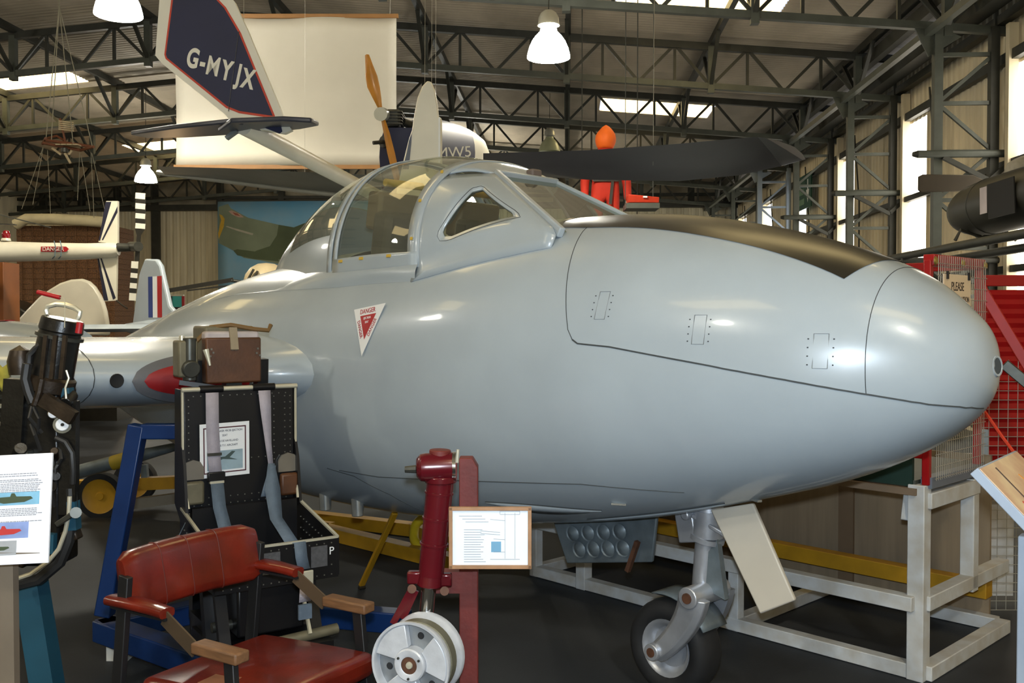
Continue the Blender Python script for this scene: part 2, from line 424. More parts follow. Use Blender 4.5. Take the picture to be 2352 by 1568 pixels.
for i, (x, y) in enumerate(((1.6, -1.5), (-4.5, -1.2), (-10.5, 4.5), (-13.5, 12.0))):
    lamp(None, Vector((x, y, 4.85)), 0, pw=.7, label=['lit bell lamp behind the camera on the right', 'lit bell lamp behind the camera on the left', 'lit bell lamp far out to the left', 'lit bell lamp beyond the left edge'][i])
# =================================================================== THE GREY JET TRAINER
PSI = R(46.17)
NX, ND = 1.5923, 3.1487
m_pod = mat('jet_grey_paint', '#a3aeb6', .27, 0, .05, 3, coat=.35)
m_black = mat('jet_black_paint', '#26241f', .32, 0, .15, 12)
m_seam = mat('panel_gap', '#3c4143', .7)
m_silver = mat('polished_metal', '#c9cbc6', .22, .75, .1, 5)
m_alu = mat('cast_alloy', '#b6bac1', .36, .6, .18, 9, .2, 40)
m_tyre = mat('tyre_rubber', '#17181a', .75, 0, .2, 20)
m_red = mat('cover_red', '#8d1014', .55)
m_dark = mat('dark_recess', '#17181a', .8)
m_prim = mat('dull_primer', '#6f7a80', .45, .35, .3, 9, .2, 25)
m_cream = mat('coaming_cream', '#cfc4a4', .5)
m_yel = mat('yellow_tape', '#c9a63a', .6)
m_rust = mat('rusty_steel', '#5a3a28', .7, .2, .3, 25)
m_glass = glass('canopy_glass', (.80, .84, .74), .03, haze=.07)
m_glass2 = glass('screen_glass', (.46, .57, .48), .03, haze=.05)
m_glass3 = glass('rear_glass', (.86, .87, .72), .04, haze=.12)
JET = thing('jet_trainer', 'pale grey twin-boom jet trainer with black nose top and clear bubble canopy', 'aircraft', C(NX, ND, 0), R(180) - PSI + TH)

ST = [0, .03, .1, .25, .5, .85, 1.25, 1.7, 2.2, 2.8, 3.5, 4.3, 5.0, 5.8, 6.5, 7.2]
ZT = [1.431, 1.563, 1.644, 1.761, 1.865, 1.965, 2.037, 2.058, 2.03, 2.0, 1.98, 1.90, 1.78, 1.63, 1.50, 1.36]
ZBt = [1.431, 1.318, 1.235, 1.129, 1.009, .893, .776, .68, .602, .546, .52, .54, .60, .70, .80, .92]
BW = [0, .121, .21, .31, .428, .53, .61, .669, .71, .74, .762, .76, .70, .56, .42, .26]
SQ = [math.sqrt(s) for s in ST]
def prof(s):
    q = math.sqrt(max(s, 0)); return cubic(SQ, ZT, q), cubic(SQ, ZBt, q), max(0.0, cubic(SQ, BW, q))
def pod(s, a, off=0.0):            # a: 0 = starboard waterline, pi/2 = top
    zt_, zb_, b_ = prof(s); c, n = math.cos(a), math.sin(a)
    e = 2.2 + (.35 * min(1, max(0, (s - 1.5) / .5)) if n > 0 else 0)
    zc = (zt_ + zb_) / 2
    y = math.copysign(abs(c) ** (2 / e), c) * (b_ + off); z = zc + math.copysign(abs(n) ** (2 / e), n) * ((zt_ - zb_) / 2 + off)
    return Vector((s, y, z))
def ang_at_z(s, z):                # starboard angle whose height is z
    lo, hi = -math.pi / 2, math.pi / 2
    for _ in range(40):
        m = (lo + hi) / 2
        if pod(s, m).z < z: lo = m
        else: hi = m
    return lo
def ang_at_y(s, y, top=True):
    lo, hi = (0, math.pi) if top else (-math.pi, 0)
    for _ in range(40):
        m = (lo + hi) / 2
        g = pod(s, m).y > y
        if top: lo, hi = (m, hi) if g else (lo, m)
        else: lo, hi = (lo, m) if g else (m, hi)
    return lo
SS = [(.6 * i / 26) ** 2 for i in range(27)] + [.36 + (7.2 - .36) * i / 96 for i in range(1, 97)]
NA = 96
b = MB(); rings = []
for s in SS[1:]:
    rings.append([pod(s, 2 * math.pi * k / NA) for k in range(NA)])
n0 = len(rings)
vs = [v for r in rings for v in r]; fs = []
for i in range(n0 - 1):
    for k in range(NA):
        l = (k + 1) % NA
        mid = (rings[i][k] + rings[i+1][l]) / 2
        if 2.06 < mid.x < 3.12 and abs(mid.y) < .48 and mid.z > 1.6: continue      # cockpit opening
        fs.append((i*NA+k, i*NA+l, (i+1)*NA+l, (i+1)*NA+k))
tip = len(vs); vs.append(pod(0, 0)); fs += [(tip, (k+1) % NA, k) for k in range(NA)]
fs.append(tuple((n0-1)*NA + k for k in range(NA)))
b.add(vs, fs); POD = b.build('fuselage_pod', m_pod, JET, ang=50)
m_tub = mat('cockpit_black', '#2a2a26', .7)
def strip(pts, off=.0025, r=.0025): return MB().tube(pts, r, 5)
def seam(name, sa, r=.0028, parent=POD):
    fine = []
    for (s0, a0), (s1, a1) in zip(sa[:-1], sa[1:]):
        n = max(1, int((pod(s0, a0) - pod(s1, a1)).length / .025))
        fine += [(s0 + (s1 - s0) * i / n, a0 + (a1 - a0) * i / n) for i in range(n)]
    fine.append(sa[-1])
    return MB().tube([pod(s, a, .0005) for s, a in fine], r, 5).build(name, m_seam, parent)
# nose joint, hatch outline
na0 = ang_at_z(.288, 1.357)
seam('nose_joint', [(.288, na0 + (1.95 - na0) * a / 30) for a in range(31)], .0014)
hb = [(1.325, 1.522), (1.30, 1.507), (1.16, 1.497), (.82, 1.445), (.52, 1.396), (.273, 1.352), (.11, 1.322), (.05, 1.314)]
hatch = [(1.54, ang_at_y(1.54, .12)), (1.50, ang_at_y(1.5, .36)), (1.45, ang_at_z(1.45, 1.86)), (1.41, ang_at_z(1.41, 1.75)), (1.375, ang_at_z(1.375, 1.64)), (1.35, ang_at_z(1.35, 1.56)), (1.325, ang_at_z(1.325, 1.522))]
hatch2 = []
for i in range(len(hb) - 1):
    for t in range(4):
        s = hb[i][0] + (hb[i+1][0] - hb[i][0]) * t / 4; z = hb[i][1] + (hb[i+1][1] - hb[i][1]) * t / 4
        hatch2.append((s, ang_at_z(s, z)))
hatch2 += [(.046, ang_at_z(.046, 1.312)), (.04, -math.pi / 2 + .3), (.038, -math.pi / 2)]
seam('hatch_joint', hatch, .0016); seam('hatch_joint', hatch2, .0032)
seam('belly_joint', [(s, ang_at_z(s, .84 + .1 * min(1, max(0, (2.6 - s) / 1.2)))) for s in [2.9 - .1 * i for i in range(20)]], .0022)
for pts in ([(3.0, .84), (2.8, .82), (2.62, .74), (2.5, .64)],):
    seam('belly_joint', [(s, ang_at_z(s, z)) for s, z in pts], .0022)
# black anti-glare top
def antiglare(s0, s1, y0, y1, name, m, n=30, off=.003):
    g = []
    for i in range(n + 1):
        t = i / n; s = s0 + (s1 - s0) * t; w = y0 + (y1 - y0) * t; a0 = ang_at_y(s, w)
        row = []
        for k in range(17):
            a = a0 + (math.pi - 2 * a0) * k / 16; p = pod(s, a, off)
            row.append(p)
        g.append(row)
    return g
g = antiglare(.395, 1.72, .268, .345, 'x', None)
for k in range(17):                # rounded front edge
    u = abs(k - 8) / 8; g[0][k] = pod(.395 - .05 * (1 - u * u), ang_at_y(.395, .268) + (math.pi - 2 * ang_at_y(.395, .268)) * k / 16, .003)
MB().sheet(g).build('anti_glare_panel', m_black, POD)
# latches
m_lat = mat('latch_line', '#7d8487', .6)
for s, z0, z1 in ((1.215, 1.60, 1.705), (.815, 1.512, 1.615), (.415, 1.437, 1.552)):
    L = MB(); w = .022
    def q(ds, z): return pod(s + ds, ang_at_z(s + ds, z), .001)
    L.tube([q(-w, z0), q(w, z0), q(w, z1), q(-w, z1)], .0016, 4, closed=True)
    zm = z1 - .03
    L.tube([q(-w, zm), q(-w, zm), q(-w*.8, zm - .02), q(0, zm - .028), q(w*.8, zm - .02), q(w, zm)], .0016, 4)
    lo = L.build('latch', m_lat, POD)
    rv = MB()
    for i in range(4):
        for sg in (-1, 1):
            p = pod(s + sg * w * 1.7, ang_at_z(s + sg * w * 1.7, z0 + (z1 - z0) * (i + .4) / 4), .0)
            rv.box(p, (.004, .004, .004))
    rv.build('screw_heads', m_seam, lo)
# nose eye
c = pod(.03, R(15)); nrm = Vector((-1, -.10, .05)).normalized()
F = frame(Vector((.012, -.012, 1.445)), Vector((.012, -.012, 1.445)) + Vector((-1, .1, .08)))
MB().lathe([(.0, .012), (.026, .012), (.028, .015), (.034, .015), (.04, .0)], 20, F).build('nose_ring', m_pod, POD)
MB().lathe([(0, .0135), (.027, .0135)], 18, F).build('nose_eye', mat('nose_eye', '#3a4a58', .15, .2), POD)
MB().tube([F @ Vector((.075 * math.cos(t * .2094), .075 * math.sin(t * .2094), -.022)) for t in range(30)], .0018, 5, closed=True).build('nose_ring_joint', m_seam, POD)

# warning triangle
def onpod(px_s, z, off=.002): return pod(px_s, ang_at_z(px_s, z), off)
P1, P2, P3 = onpod(2.665, 1.642), onpod(2.435, 1.672), onpod(2.545, 1.425)
cen = (P1 + P2 + P3) / 3; xd = (P2 - P1).normalized(); nz = (P3 - P1).cross(P2 - P1).normalized(); yd = nz.cross(xd)
if nz.y < 0: nz = -nz; yd = nz.cross(xd)
TM = MX(cen + nz * .012, xd, yd)
TI = TM.inverted()
tri = [(TI @ p) for p in (P1, P2, P3)]; tri = [(p.x, p.y) for p in tri]
m_white = mat('white_print', '#dfe1e2', .45, 0, .03); m_redp = mat('red_print', '#a3141c', .45, 0, .05)
wt = MB().prism(tri, .001, TM).build('warning_triangle', m_white, POD)
k3 = [(cen2[0] * .50, cen2[1] * .50) for cen2 in tri]
MB().prism(k3, .001, TM, .001).build('warning_red_field', m_redp, wt)
w = abs(tri[1][0] - tri[0][0]); ty = (tri[0][1] + tri[1][1]) / 2
text('warning_text', 'DANGER', .033, m_redp, wt, TM @ Matrix.Translation((0, ty - .021, .0022)) @ Matrix.Rotation(math.atan2(tri[1][1]-tri[0][1], tri[1][0]-tri[0][0]), 4, 'Z'), sx=.85)
for (a, b_, fl) in ((tri[0], tri[2], 1), (tri[2], tri[1], 1)):
    mx_, my_ = (a[0] + b_[0]) / 2 * .76, (a[1] + b_[1]) / 2 * .76 + .004
    text('warning_text', 'DANGER', .027, m_redp, wt, TM @ Matrix.Translation((mx_, my_, .0022)) @ Matrix.Rotation(math.atan2(b_[1]-a[1], b_[0]-a[0]), 4, 'Z'), sx=.85)
text('warning_text', 'EJECTION', .015, m_white, wt, TM @ Matrix.Translation((0, .024, .0026)), sx=.8)
text('warning_text', 'SEAT', .015, m_white, wt, TM @ Matrix.Translation((0, .004, .0026)), sx=.8)

# ---- cockpit interior
tb = MB(); x0, x1 = 1.98, 3.13
tb.box(((x0+x1)/2, 0, 1.28), (x1-x0, 1.02, .04)); tb.box((x0 + .02, 0, 1.5), (.04, 1.0, .48)); tb.box((x1 - .02, 0, 1.5), (.04, 1.0, .48))
for sg in (-1, 1): tb.box(((x0+x1)/2, sg * .50, 1.48), (x1-x0, .04, .44))
tb.build('cockpit_tub', m_tub, POD)
MB().sheet([[pod(x_, ang_at_y(x_, .5) + (math.pi - 2 * ang_at_y(x_, .5)) * k / 14, .006 + .02 * (x_ - 1.72)) for k in range(15)] for x_ in (1.70, 1.8, 1.9, 1.99)]).build('instrument_coaming', m_cream, POD)
MB().box((2.04, 0, 1.85), (.03, .88, .3)).build('instrument_panel', m_tub, POD)
m_seatg = mat('seat_olive', '#45402f', .8); m_head = mat('headrest_tan', '#6e6046', .7)
for sg in (-1, 1):
    sb = MB(); y = sg * .27
    sb.box((2.85, y, 1.72), (.14, .38, .86), rot=(0, -.18, 0)); sb.box((2.55, y, 1.42), (.5, .38, .12))
    so = sb.build('pilot_seat', m_seatg, POD, bevel=.03)
    hb_ = MB(); hb_.box((2.9, y, 2.16), (.12, .3, .2), rot=(0, -.18, 0)); hb_.box((2.86, y, 2.02), (.1, .26, .1)); hb_.build('headrest', m_head, so, bevel=.02)
    hh = MB(); hh.cyl((2.83, y - .12, 2.3), (2.83, y + .12, 2.3), .02); hh.build('face_blind_handle', m_yel, so)
MB().box((2.25, -.05, 1.75), (.1, .14, .55)).build('centre_pillar', mat('centre_box', '#8a5a3a', .6), POD)
MB().box((2.12, .02, 2.02), (.12, .2, .16), rz=.3).build('gunsight', m_tub, POD)

# ---- canopy
CS = [2.33, 2.5, 2.685, 2.98, 3.25, 3.5, 3.75, 4.0, 4.25, 4.5]
CL = [.585, .60, .605, .60, .56, .5, .43, .34, .23, .10]
CZ = [1.84, 1.835, 1.83, 1.82, 1.82, 1.82, 1.82, 1.82, 1.80, 1.78]
CT = [2.385, 2.43, 2.455, 2.455, 2.425, 2.36, 2.255, 2.13, 2.00, 1.875]
def can(s, a, off=0.0):            # a 0..pi over the arch from starboard to port
    l, z0, z1 = cubic(CS, CL, s), cubic(CS, CZ, s), cubic(CS, CT, s)
    e = 2.25; c, n = math.cos(a), math.sin(a)
    lean = 0.07 * max(0, 1 - abs(s - 2.33) / .4) * n        # the front arch leans aft at the top
    return Vector((s + lean, math.copysign(abs(c) ** (2 / e), c) * (l + off), z0 + n ** (2 / e) * (z1 - z0 + off) if n > 0 else z0))
NC = 40
def canrow(s, off=0, a0=0, a1=math.pi): return [can(s, a0 + (a1 - a0) * k / NC, off) for k in range(NC + 1)]
def cs_range(s0, s1, n): return [s0 + (s1 - s0) * i / n for i in range(n + 1)]
CAN = MB().sheet([canrow(s) for s in cs_range(2.36, 2.96, 14)]).build('canopy_glass', m_glass, JET, ang=80)
def hoop(s0, s1, name, m, off=.006, parent=CAN): return MB().sheet([canrow(s, off) for s in cs_range(s0, s1, 2)]).build(name, m, parent, solid=.008, ang=80)
hoop(2.30, 2.375, 'front_hoop', m_pod); hoop(2.95, 2.985, 'rear_hoop', m_pod); hoop(3.005, 3.05, 'rear_hoop', m_pod)
for sg in (0, 1):
    a0, a1 = (0, .10) if sg == 0 else (math.pi - .10, math.pi)
    MB().sheet([[can(s, a0 + (a1 - a0) * k / 5, .007) for k in range(6)] for s in cs_range(2.31, 2.98, 10)]).build('canopy_rail', m_pod, CAN, solid=.01)
for s, a in ((2.345, .55), (2.345, .95), (2.345, .2), (2.5, .08), (2.72, .08), (2.9, .08)):
    p = can(s, a, .014); MB().box(p, (.03 if a < .15 else .014, .006, .014), rot=(.2, 0, 0)).build('yellow_tape', m_yel, CAN)
# rear glass and fairing behind the hood
MB().sheet([canrow(s) for s in cs_range(3.05, 3.72, 12)]).build('rear_canopy_glass', m_glass3, JET, ang=80)
MB().sheet([canrow(s) for s in cs_range(3.70, 4.5, 12)]).build('canopy_fairing', m_pod, JET, ang=80)
for sg in (0, 1):
    a0, a1 = (0, .30) if sg == 0 else (math.pi - .30, math.pi)
    MB().sheet([[can(s, a0 + (a1 - a0) * k / 5, .004) for k in range(6)] for s in cs_range(3.04, 3.8, 10)]).build('fairing_sill', m_pod, JET)

for sg in (1, -1):
    g = []
    for s in cs_range(2.30, 4.3, 24):
        p = can(s, .03, .004); q0 = pod(s, ang_at_z(s, p.z - .09), .001)
        row = [p + (q0 - p) * k / 4 for k in range(5)]
        for k, r_ in enumerate(row): r_.y += .012 * math.sin(math.pi * k / 4); r_.y *= sg
        g.append(row)
    MB().sheet(g).build('cockpit_sill', m_pod, JET, ang=70)
# windscreen
WT = (2.19, .22, 2.29); WB = (1.58, .43, 1.965)
def wsp(u, v):                     # u -1..1 across, v 0 bottom..1 top
    hw = WB[1] + (WT[1] - WB[1]) * v
    return Vector((WB[0] + (WT[0] - WB[0]) * v, u * hw, WB[2] + (WT[2] - WB[2]) * v))
nW = (wsp(1, 0) - wsp(-1, 0)).cross(wsp(0, 1) - wsp(0, 0)).normalized()
if nW.x > 0: nW = -nW
WS = MB().sheet([[wsp(u / 4, v / 6) for u in range(-4, 5)] for v in range(7)]).build('windscreen', m_glass2, JET)
def rim(pts, w, h, nm, m, parent):
    bb = MB()
    for a, b_ in zip(pts[:-1], pts[1:]): bb.bar(a, b_, w, h, up=nW)
    return bb.build(nm, m, parent, bevel=.006)
rim([wsp(.96, -.02), wsp(.93, 1.02)], .03, .045, 'screen_frame', m_pod, WS); rim([wsp(-.98, -.02), wsp(-.93, 1.02)], .018, .03, 'screen_frame', m_pod, WS)
rim([wsp(-.95, 1.0), wsp(.95, 1.0)], .02, .045, 'screen_frame', m_pod, WS)
MB().bar(wsp(-.6, .12) + nW * .02, wsp(-.15, .10) + nW * .02, .012, .02).build('wiper', m_black, WS)
# side quarter panels with a three-cornered light, and the roof strip
def archpt(a): return can(2.33, a, .004)
AC = .92                           # arch angle where roof strip meets the quarter panels
def qp(t, v, sg):                  # t 0 bottom..1 top ; v 0 screen edge..1 arch
    tn = t; t = max(t, 0.0)
    e = Vector(WB) + (Vector(WT) - Vector(WB)) * t
    ar = archpt(AC * t)
    p = e + (ar - e) * v
    bul = .03 * math.sin(math.pi * v) * math.sin(math.pi * min(1, t * .9 + .1)); p.y += bul; p.z += bul * .6 
    if tn < 0:                     # the foot of the panel runs down flush into the fuselage skin
        f_ = min(1, -tn / .12); q0 = pod(p.x, ang_at_z(p.x, min(p.z - .07, prof(p.x)[0] - .12)), .001); p = p + (q0 - p) * f_
    if sg < 0: p.y = -p.y
    return p
def lineq(A, B, n): return [(A[0] + (B[0] - A[0]) * i / n, A[1] + (B[1] - A[1]) * i / n) for i in range(n)]
outer = lineq((-.12, 0), (1, 0), 12) + lineq((1, 0), (1, 1), 12) + lineq((1, 1), (-.12, 1), 12) + lineq((-.12, 1), (-.12, 0), 12)
W3 = [(.25, .18), (.31, .17), (.68, .31), (.64, .42), (.22, .745), (.165, .735), (.15, .67)]
def resamp(poly, n):
    L = [math.dist(poly[i], poly[(i+1) % len(poly)]) for i in range(len(poly))]; T = sum(L); out = []
    for k in range(n):
        d = T * k / n; i = 0
        while d > L[i]: d -= L[i]; i += 1
        a, b2 = poly[i], poly[(i+1) % len(poly)]; t = d / L[i]; out.append((a[0] + (b2[0]-a[0])*t, a[1] + (b2[1]-a[1])*t))
    return out
inner = resamp(W3, 48)
ca = (sum(p[0] for p in inner) / 48, sum(p[1] for p in inner) / 48)
def ang(p): return math.atan2((p[1] - ca[1]), (p[0] - ca[0]))
# match the rings by direction from the window centre
def ray_hit(poly, th):
    best = None
    for i in range(len(poly)):
        a, b2 = poly[i], poly[(i+1) % len(poly)]
        dx, dy = math.cos(th), math.sin(th); ex, ey = b2[0]-a[0], b2[1]-a[1]; det = dx * (-ey) - dy * (-ex)
        if abs(det) < 1e-9: continue
        rx, ry = a[0]-ca[0], a[1]-ca[1]; t = (rx * (-ey) - ry * (-ex)) / det; u = (dx * ry - dy * rx) / det
        if t > 0 and -1e-6 <= u <= 1 + 1e-6 and (best is None or t < best): best = t
    return (ca[0] + best * math.cos(th), ca[1] + best * math.sin(th))
ths = sorted([ang(p) for p in inner] + [ang(p) for p in outer])
ow = [ray_hit(outer, t) for t in ths]; iw = [ray_hit(W3, t) for t in ths]
for sg in (1, -1):
    rr = []
    for f in (0, .25, .5, .75, 1):
        rr.append([qp(o_[0] + (i_[0]-o_[0]) * f, o_[1] + (i_[1]-o_[1]) * f, sg) for o_, i_ in zip(ow, iw)])
    QPn = MB().loft(rr, False, False).build('quarter_panel', m_pod, JET, solid=.012, ang=60)
    liner = []  # added inner liner, darkens what shows through the windscreen
    for f in (.12, .4, .7, .97):
        row = []
        for o_, i_ in zip(ow, iw):
            t_ = max(.30, o_[0] + (i_[0]-o_[0]) * f) if o_[0] < .30 and i_[0] < .30 else max(.26, o_[0] + (i_[0]-o_[0]) * f)
            p_ = qp(t_, min(.98, max(.02, o_[1] + (i_[1]-o_[1]) * f)), sg); p_.y -= sg * .02; p_.z -= .008; row.append(p_)
        liner.append(row)
    MB().loft(liner, False, False).build('dark_liner', mat('liner_green', '#39423a', .7), QPn, ang=60)
    cc = qp(ca[0], ca[1], sg)
    gl = MB(); ring = [qp(p[0], p[1], sg) for p in iw]; gl.add(ring + [cc], [(i, (i+1) % len(ring), len(ring)) for i in range(len(ring))])
    gl.build('quarter_glass', glass('quarter_glass', (.8, .84, .78), .02, haze=.03), QPn)
    MB().tube([qp(ca[0] + (p[0]-ca[0]) * 1.16, ca[1] + (p[1]-ca[1]) * 1.16, sg) + Vector((0, sg * .004, .004)) for p in resamp(W3, 40)], .0022, 4, closed=True).build('window_joint', m_seam, QPn)
g = []
for i in range(9):
    v = i / 8; row = []
    for k in range(13):
        u = k / 12; e = wsp(1 - 2 * u, 1.0); ar = archpt(AC + (math.pi - 2 * AC) * u)
        p = e + (ar - e) * v; p.z += .02 * math.sin(math.pi * v); row.append(p)
    g.append(row)
MB().sheet(g).build('screen_roof', m_pod, JET, solid=.01, ang=60)
MB().box(wsp(-.3, 1.0) + Vector((.02, 0, .035)), (.05, .07, .04)).build('roof_sensor', mat('brown_fitting', '#6b5f5a', .6), WS, bevel=.01)

# ---- wing
m_wing = m_pod
def wsec(l, x):                    # leading edge, chord, half thickness at chord fraction x, mid height
    f = max(0, (l - 1.7) / 3.9); fl_ = max(0, (1.02 - l) / .40) ** 2
    le_ = 3.04 + .215 * (l - .75) - .20 * fl_; ch = 2.5 - 1.35 * f + .2 * fl_; th = (.36 - .24 * f) * (1 + .22 * fl_); zc = 1.325 + .045 * max(0, l - 1.5)
    return le_, ch, 5 * th * (.2969 * math.sqrt(x) - .126 * x - .3516 * x * x + .2843 * x ** 3 - .1036 * x ** 4), zc
def wing(sg, name, lab):
    rings = []; ls = [.55, .62, .68, .74, .80, .86, .92, 1.0, 1.1, 1.3, 1.6, 2.0, 2.5, 3.0, 3.6, 4.2, 4.8, 5.3, 5.6]
    xs = [.5 * (1 - math.cos(math.pi * k / 18)) for k in range(19)]
    for l in ls:
        up, dn = [], []
        for x in xs:
            a_, c_, t_, z_ = wsec(l, x); up.append(Vector((a_ + x * c_, sg * l, z_ + t_))); dn.append(Vector((a_ + x * c_, sg * l, z_ - t_)))
        rings.append(list(reversed(up)) + dn[1:-1])
    o = MB().loft(rings).build(name, m_wing, JET, ang=60); o['label'] = lab; return o
WG = wing(1, 'wing', 'near wing with red intake cover'); wing(-1, 'wing', 'far wing behind the fuselage')
def le(l, dz, off):
    return Vector((3.04 + .215 * (l - .75) + (dz * dz) / (2 * .078) - off, l, 1.32 + dz))
def intake(off, grow, name, m, l0=1.02, l1=1.50):
    g = []; n = 22
    for i in range(n + 1):
        l = l0 - grow * .3 + (l1 + grow - l0 + grow * .3) * i / n; u = (l - l0) / (l1 + grow - l0)
        h = (.088 + grow * .8) * math.sqrt(max(0, 1 - max(0, (u - .1) / .9) ** 2.3)) if u < 1 else 0.0
        g.append([le(l, -.005 + h * k / 4, off) for k in range(-4, 5)])
    return MB().sheet(g).build(name, m, WG, ang=80)
intake(.012, .05, 'intake_seal', mat('seal_grey', '#5f6064', .6)); intake(.018, 0.0, 'intake_cover', m_red)
F = frame(le(1.61, 0, .004), le(1.61, 0, 1))
MB().lathe([(0, .004), (.024, .004), (.03, .006), (.033, .0)], 18, F).build('leading_edge_port', m_dark, WG)
jt = []
for x in (.35, .22, .12, .06, .025, .006, 0, .006, .025, .06, .12, .22):
    a_, c_, t_, z_ = wsec(1.70, x); jt.append(Vector((a_ + x * c_, 1.70, z_ + (t_ if len(jt) < 6 else -t_))))
MB().tube(jt, .0022, 5).build('wing_joint', m_seam, WG)
# gun or link stubs under the belly
for s, l in ((3.36, .42), (3.05, .42)):
    zb0 = pod(s, ang_at_y(s, l, False)).z
    MB().cyl((s, l, zb0 + .08), (s - .01, l, zb0 - .075), .034, .032).build('ejector_stub', m_silver, POD, bevel=.004)

# ---- booms, fins, tailplane
for sg in (-1, 1):
    BM = MB().tube([(4.9, sg * 1.25, 1.36), (6.0, sg * 1.25, 1.40), (8.0, sg * 1.25, 1.45), (9.5, sg * 1.25, 1.48), (10.2, sg * 1.25, 1.5)], [.2, .19, .16, .12, .05], 16).build('tail_boom', m_pod, JET, ang=60)
    F = Matrix(((1,0,0,0),(0,0,1,sg*1.25-.03),(0,1,0,0),(0,0,0,1)))
    fin = MB().prism([(8.55, 1.52), (9.0, 1.75), (9.22, 2.2), (9.32, 2.27), (9.62, 2.29), (9.78, 2.12), (9.98, 1.55), (9.9, 1.42), (8.6, 1.42)], .06, F).build('tail_fin', m_pod, JET, bevel=.02)
    if sg < 0:
        for k, mm in enumerate((m_redp, m_white, mat('flash_blue', '#243a7c', .5))):
            x0 = 9.16 + .12 * k
            MB().prism([(x0, 1.62), (x0 + .12, 1.62), (x0 + .12, 2.08), (x0 + .0, 2.08)], .001, Matrix(((1,0,0,0),(0,0,1,sg*1.25+.0305),(0,1,0,0),(0,0,0,1)))).build('fin_flash', mm, fin)
    if sg > 0:
        MB().tube([(6.3, 1.25 + .0, 1.585), (6.0, 1.25, 1.592)], .035, 8, flat=.004).build('boom_arrow', m_redp, BM)
rings = []
for i in range(7):
    l = -1.22 + 2.44 * i / 6; rings.append([Vector((8.95, l, 1.50)), Vector((9.1, l, 1.545)), Vector((9.5, l, 1.545)), Vector((9.95, l, 1.51)), Vector((9.5, l, 1.47)), Vector((9.1, l, 1.465))])
MB().loft(rings).build('tailplane', m_pod, JET, ang=60)

# ---- nose gear
NW = (1.29, .0)                    # wheel centre s, l
wz = .205
ax = Vector((0, 1, 0)); wc = Vector((NW[0], NW[1], wz))
WF = frame(wc - ax, wc); WF = WF @ Matrix.Translation((0, 0, 1))
tyre = MB().lathe([(.115, -.055), (.13, -.075), (.165, -.082), (.19, -.068), (.202, -.04), (.205, 0), (.202, .04), (.19, .068), (.165, .082), (.13, .075), (.115, .055)], 40, WF).build('nose_tyre', m_tyre, JET, ang=60)
MB().lathe([(0, .03), (.03, .03), (.06, .022), (.085, .03), (.1, .055), (.112, .066), (.122, .07), (.124, .06), (.115, .045), (.115, -.045), (.124, -.06), (.122, -.07), (.112, -.066), (.1, -.055), (.06, -.03), (0, -.03)], 32, WF).build('nose_wheel_hub', m_alu, tyre, ang=40)
MB().cyl(wc - ax * .10, wc + ax * .135, .022, n=14).build('axle', m_rust, tyre)
st = MB()
topL = Vector((1.13, 0, .86)); knee = Vector((1.16, .02, .50))
st.cyl(Vector((1.12, 0, .80)), Vector((1.14, 0, .98)), .062, n=20); st.cyl(Vector((1.125, 0, .70)), Vector((1.12, 0, .81)), .068, n=20); st.cyl(Vector((1.13, 0, .685)), Vector((1.125, 0, .705)), .074, n=20)
st.cyl(Vector((1.15, 0, .46)), Vector((1.13, 0, .70)), .046, n=18)
strut = st.build('oleo_strut', m_alu, JET)
st = MB(); st.box((1.20, .03, .75), (.09, .06, .16), rot=(0, .2, 0)); st.cyl((1.18, -.08, .79), (1.18, .09, .79), .02); st.bar((1.24, .02, .8), (1.36, .02, .93), .035); st.bar((1.16, .06, .79), (1.0, .03, .72), .02); st.build('strut_bracket', m_alu, strut, bevel=.006)
MB().prism([(1.02, .46), (1.16, .50), (1.16, .56), (1.06, .70)], .03, Matrix(((1,0,0,0),(0,0,1,.0),(0,1,0,0),(0,0,0,1)))).build('torque_plate', m_prim, strut)
# fork arm, one tapering channel from the strut foot to the axle
def armp(t, w, h, y):
    a = Vector((1.12, y, .47)); b2 = Vector((1.30, y, wz - .01)); mid = Vector((1.14, y, .33))
    p = a * (1-t)**2 + mid * 2*t*(1-t) + b2 * t*t; tn = ((mid - a) * (1-t) + (b2 - mid) * t).normalized(); n_ = Vector((tn.z, 0, -tn.x))
    return p, n_, tn
for y in (.11,):
    rings = []
    for i in range(13):
        t = i / 12; p, n_, tn = armp(t, 0, 0, y); w = .068 * (1 - .38 * t); h = .028
        yd_ = Vector((0, 1, 0))
        rings.append([p + n_ * w - yd_ * h, p + n_ * w + yd_ * h * .3, p + n_ * w * .6 + yd_ * h, p - n_ * w * .6 + yd_ * h, p - n_ * w + yd_ * h * .3, p - n_ * w - yd_ * h])
    fk = MB().loft(rings).build('fork_arm', m_alu, JET, bevel=.004)
    MB().cyl((1.12, -.10, .47), (1.12, .15, .47), .045, n=18).build('fork_boss', m_alu, fk, bevel=.004); MB().cyl((1.30, .07, wz), (1.30, .155, wz), .036, n=18).build('fork_boss', m_alu, fk, bevel=.004)
    MB().cyl((1.12, .14, .47), (1.12, .156, .47), .022, n=14).build('fork_pin', m_rust, fk); MB().cyl((1.30, .15, wz), (1.30, .158, wz), .02, n=14).build('fork_pin', m_rust, fk)
MB().loft([[armp(i/6, 0, 0, -.11)[0] + armp(i/6, 0, 0, 0)[1] * q_ + Vector((0, e_, 0)) for q_, e_ in ((.045, -.02), (.045, .02), (-.045, .02), (-.045, -.02))] for i in range(7)]).build('fork_arm', m_alu, JET)
MB().sheet([[wc + Vector((math.cos(a) * .235, y, math.sin(a) * .235)) for y in (-.085, -.04, 0, .04, .085)] for a in [R(75) + R(75) * k / 9 for k in range(10)]]).build('mudguard', m_prim, JET, solid=.006)
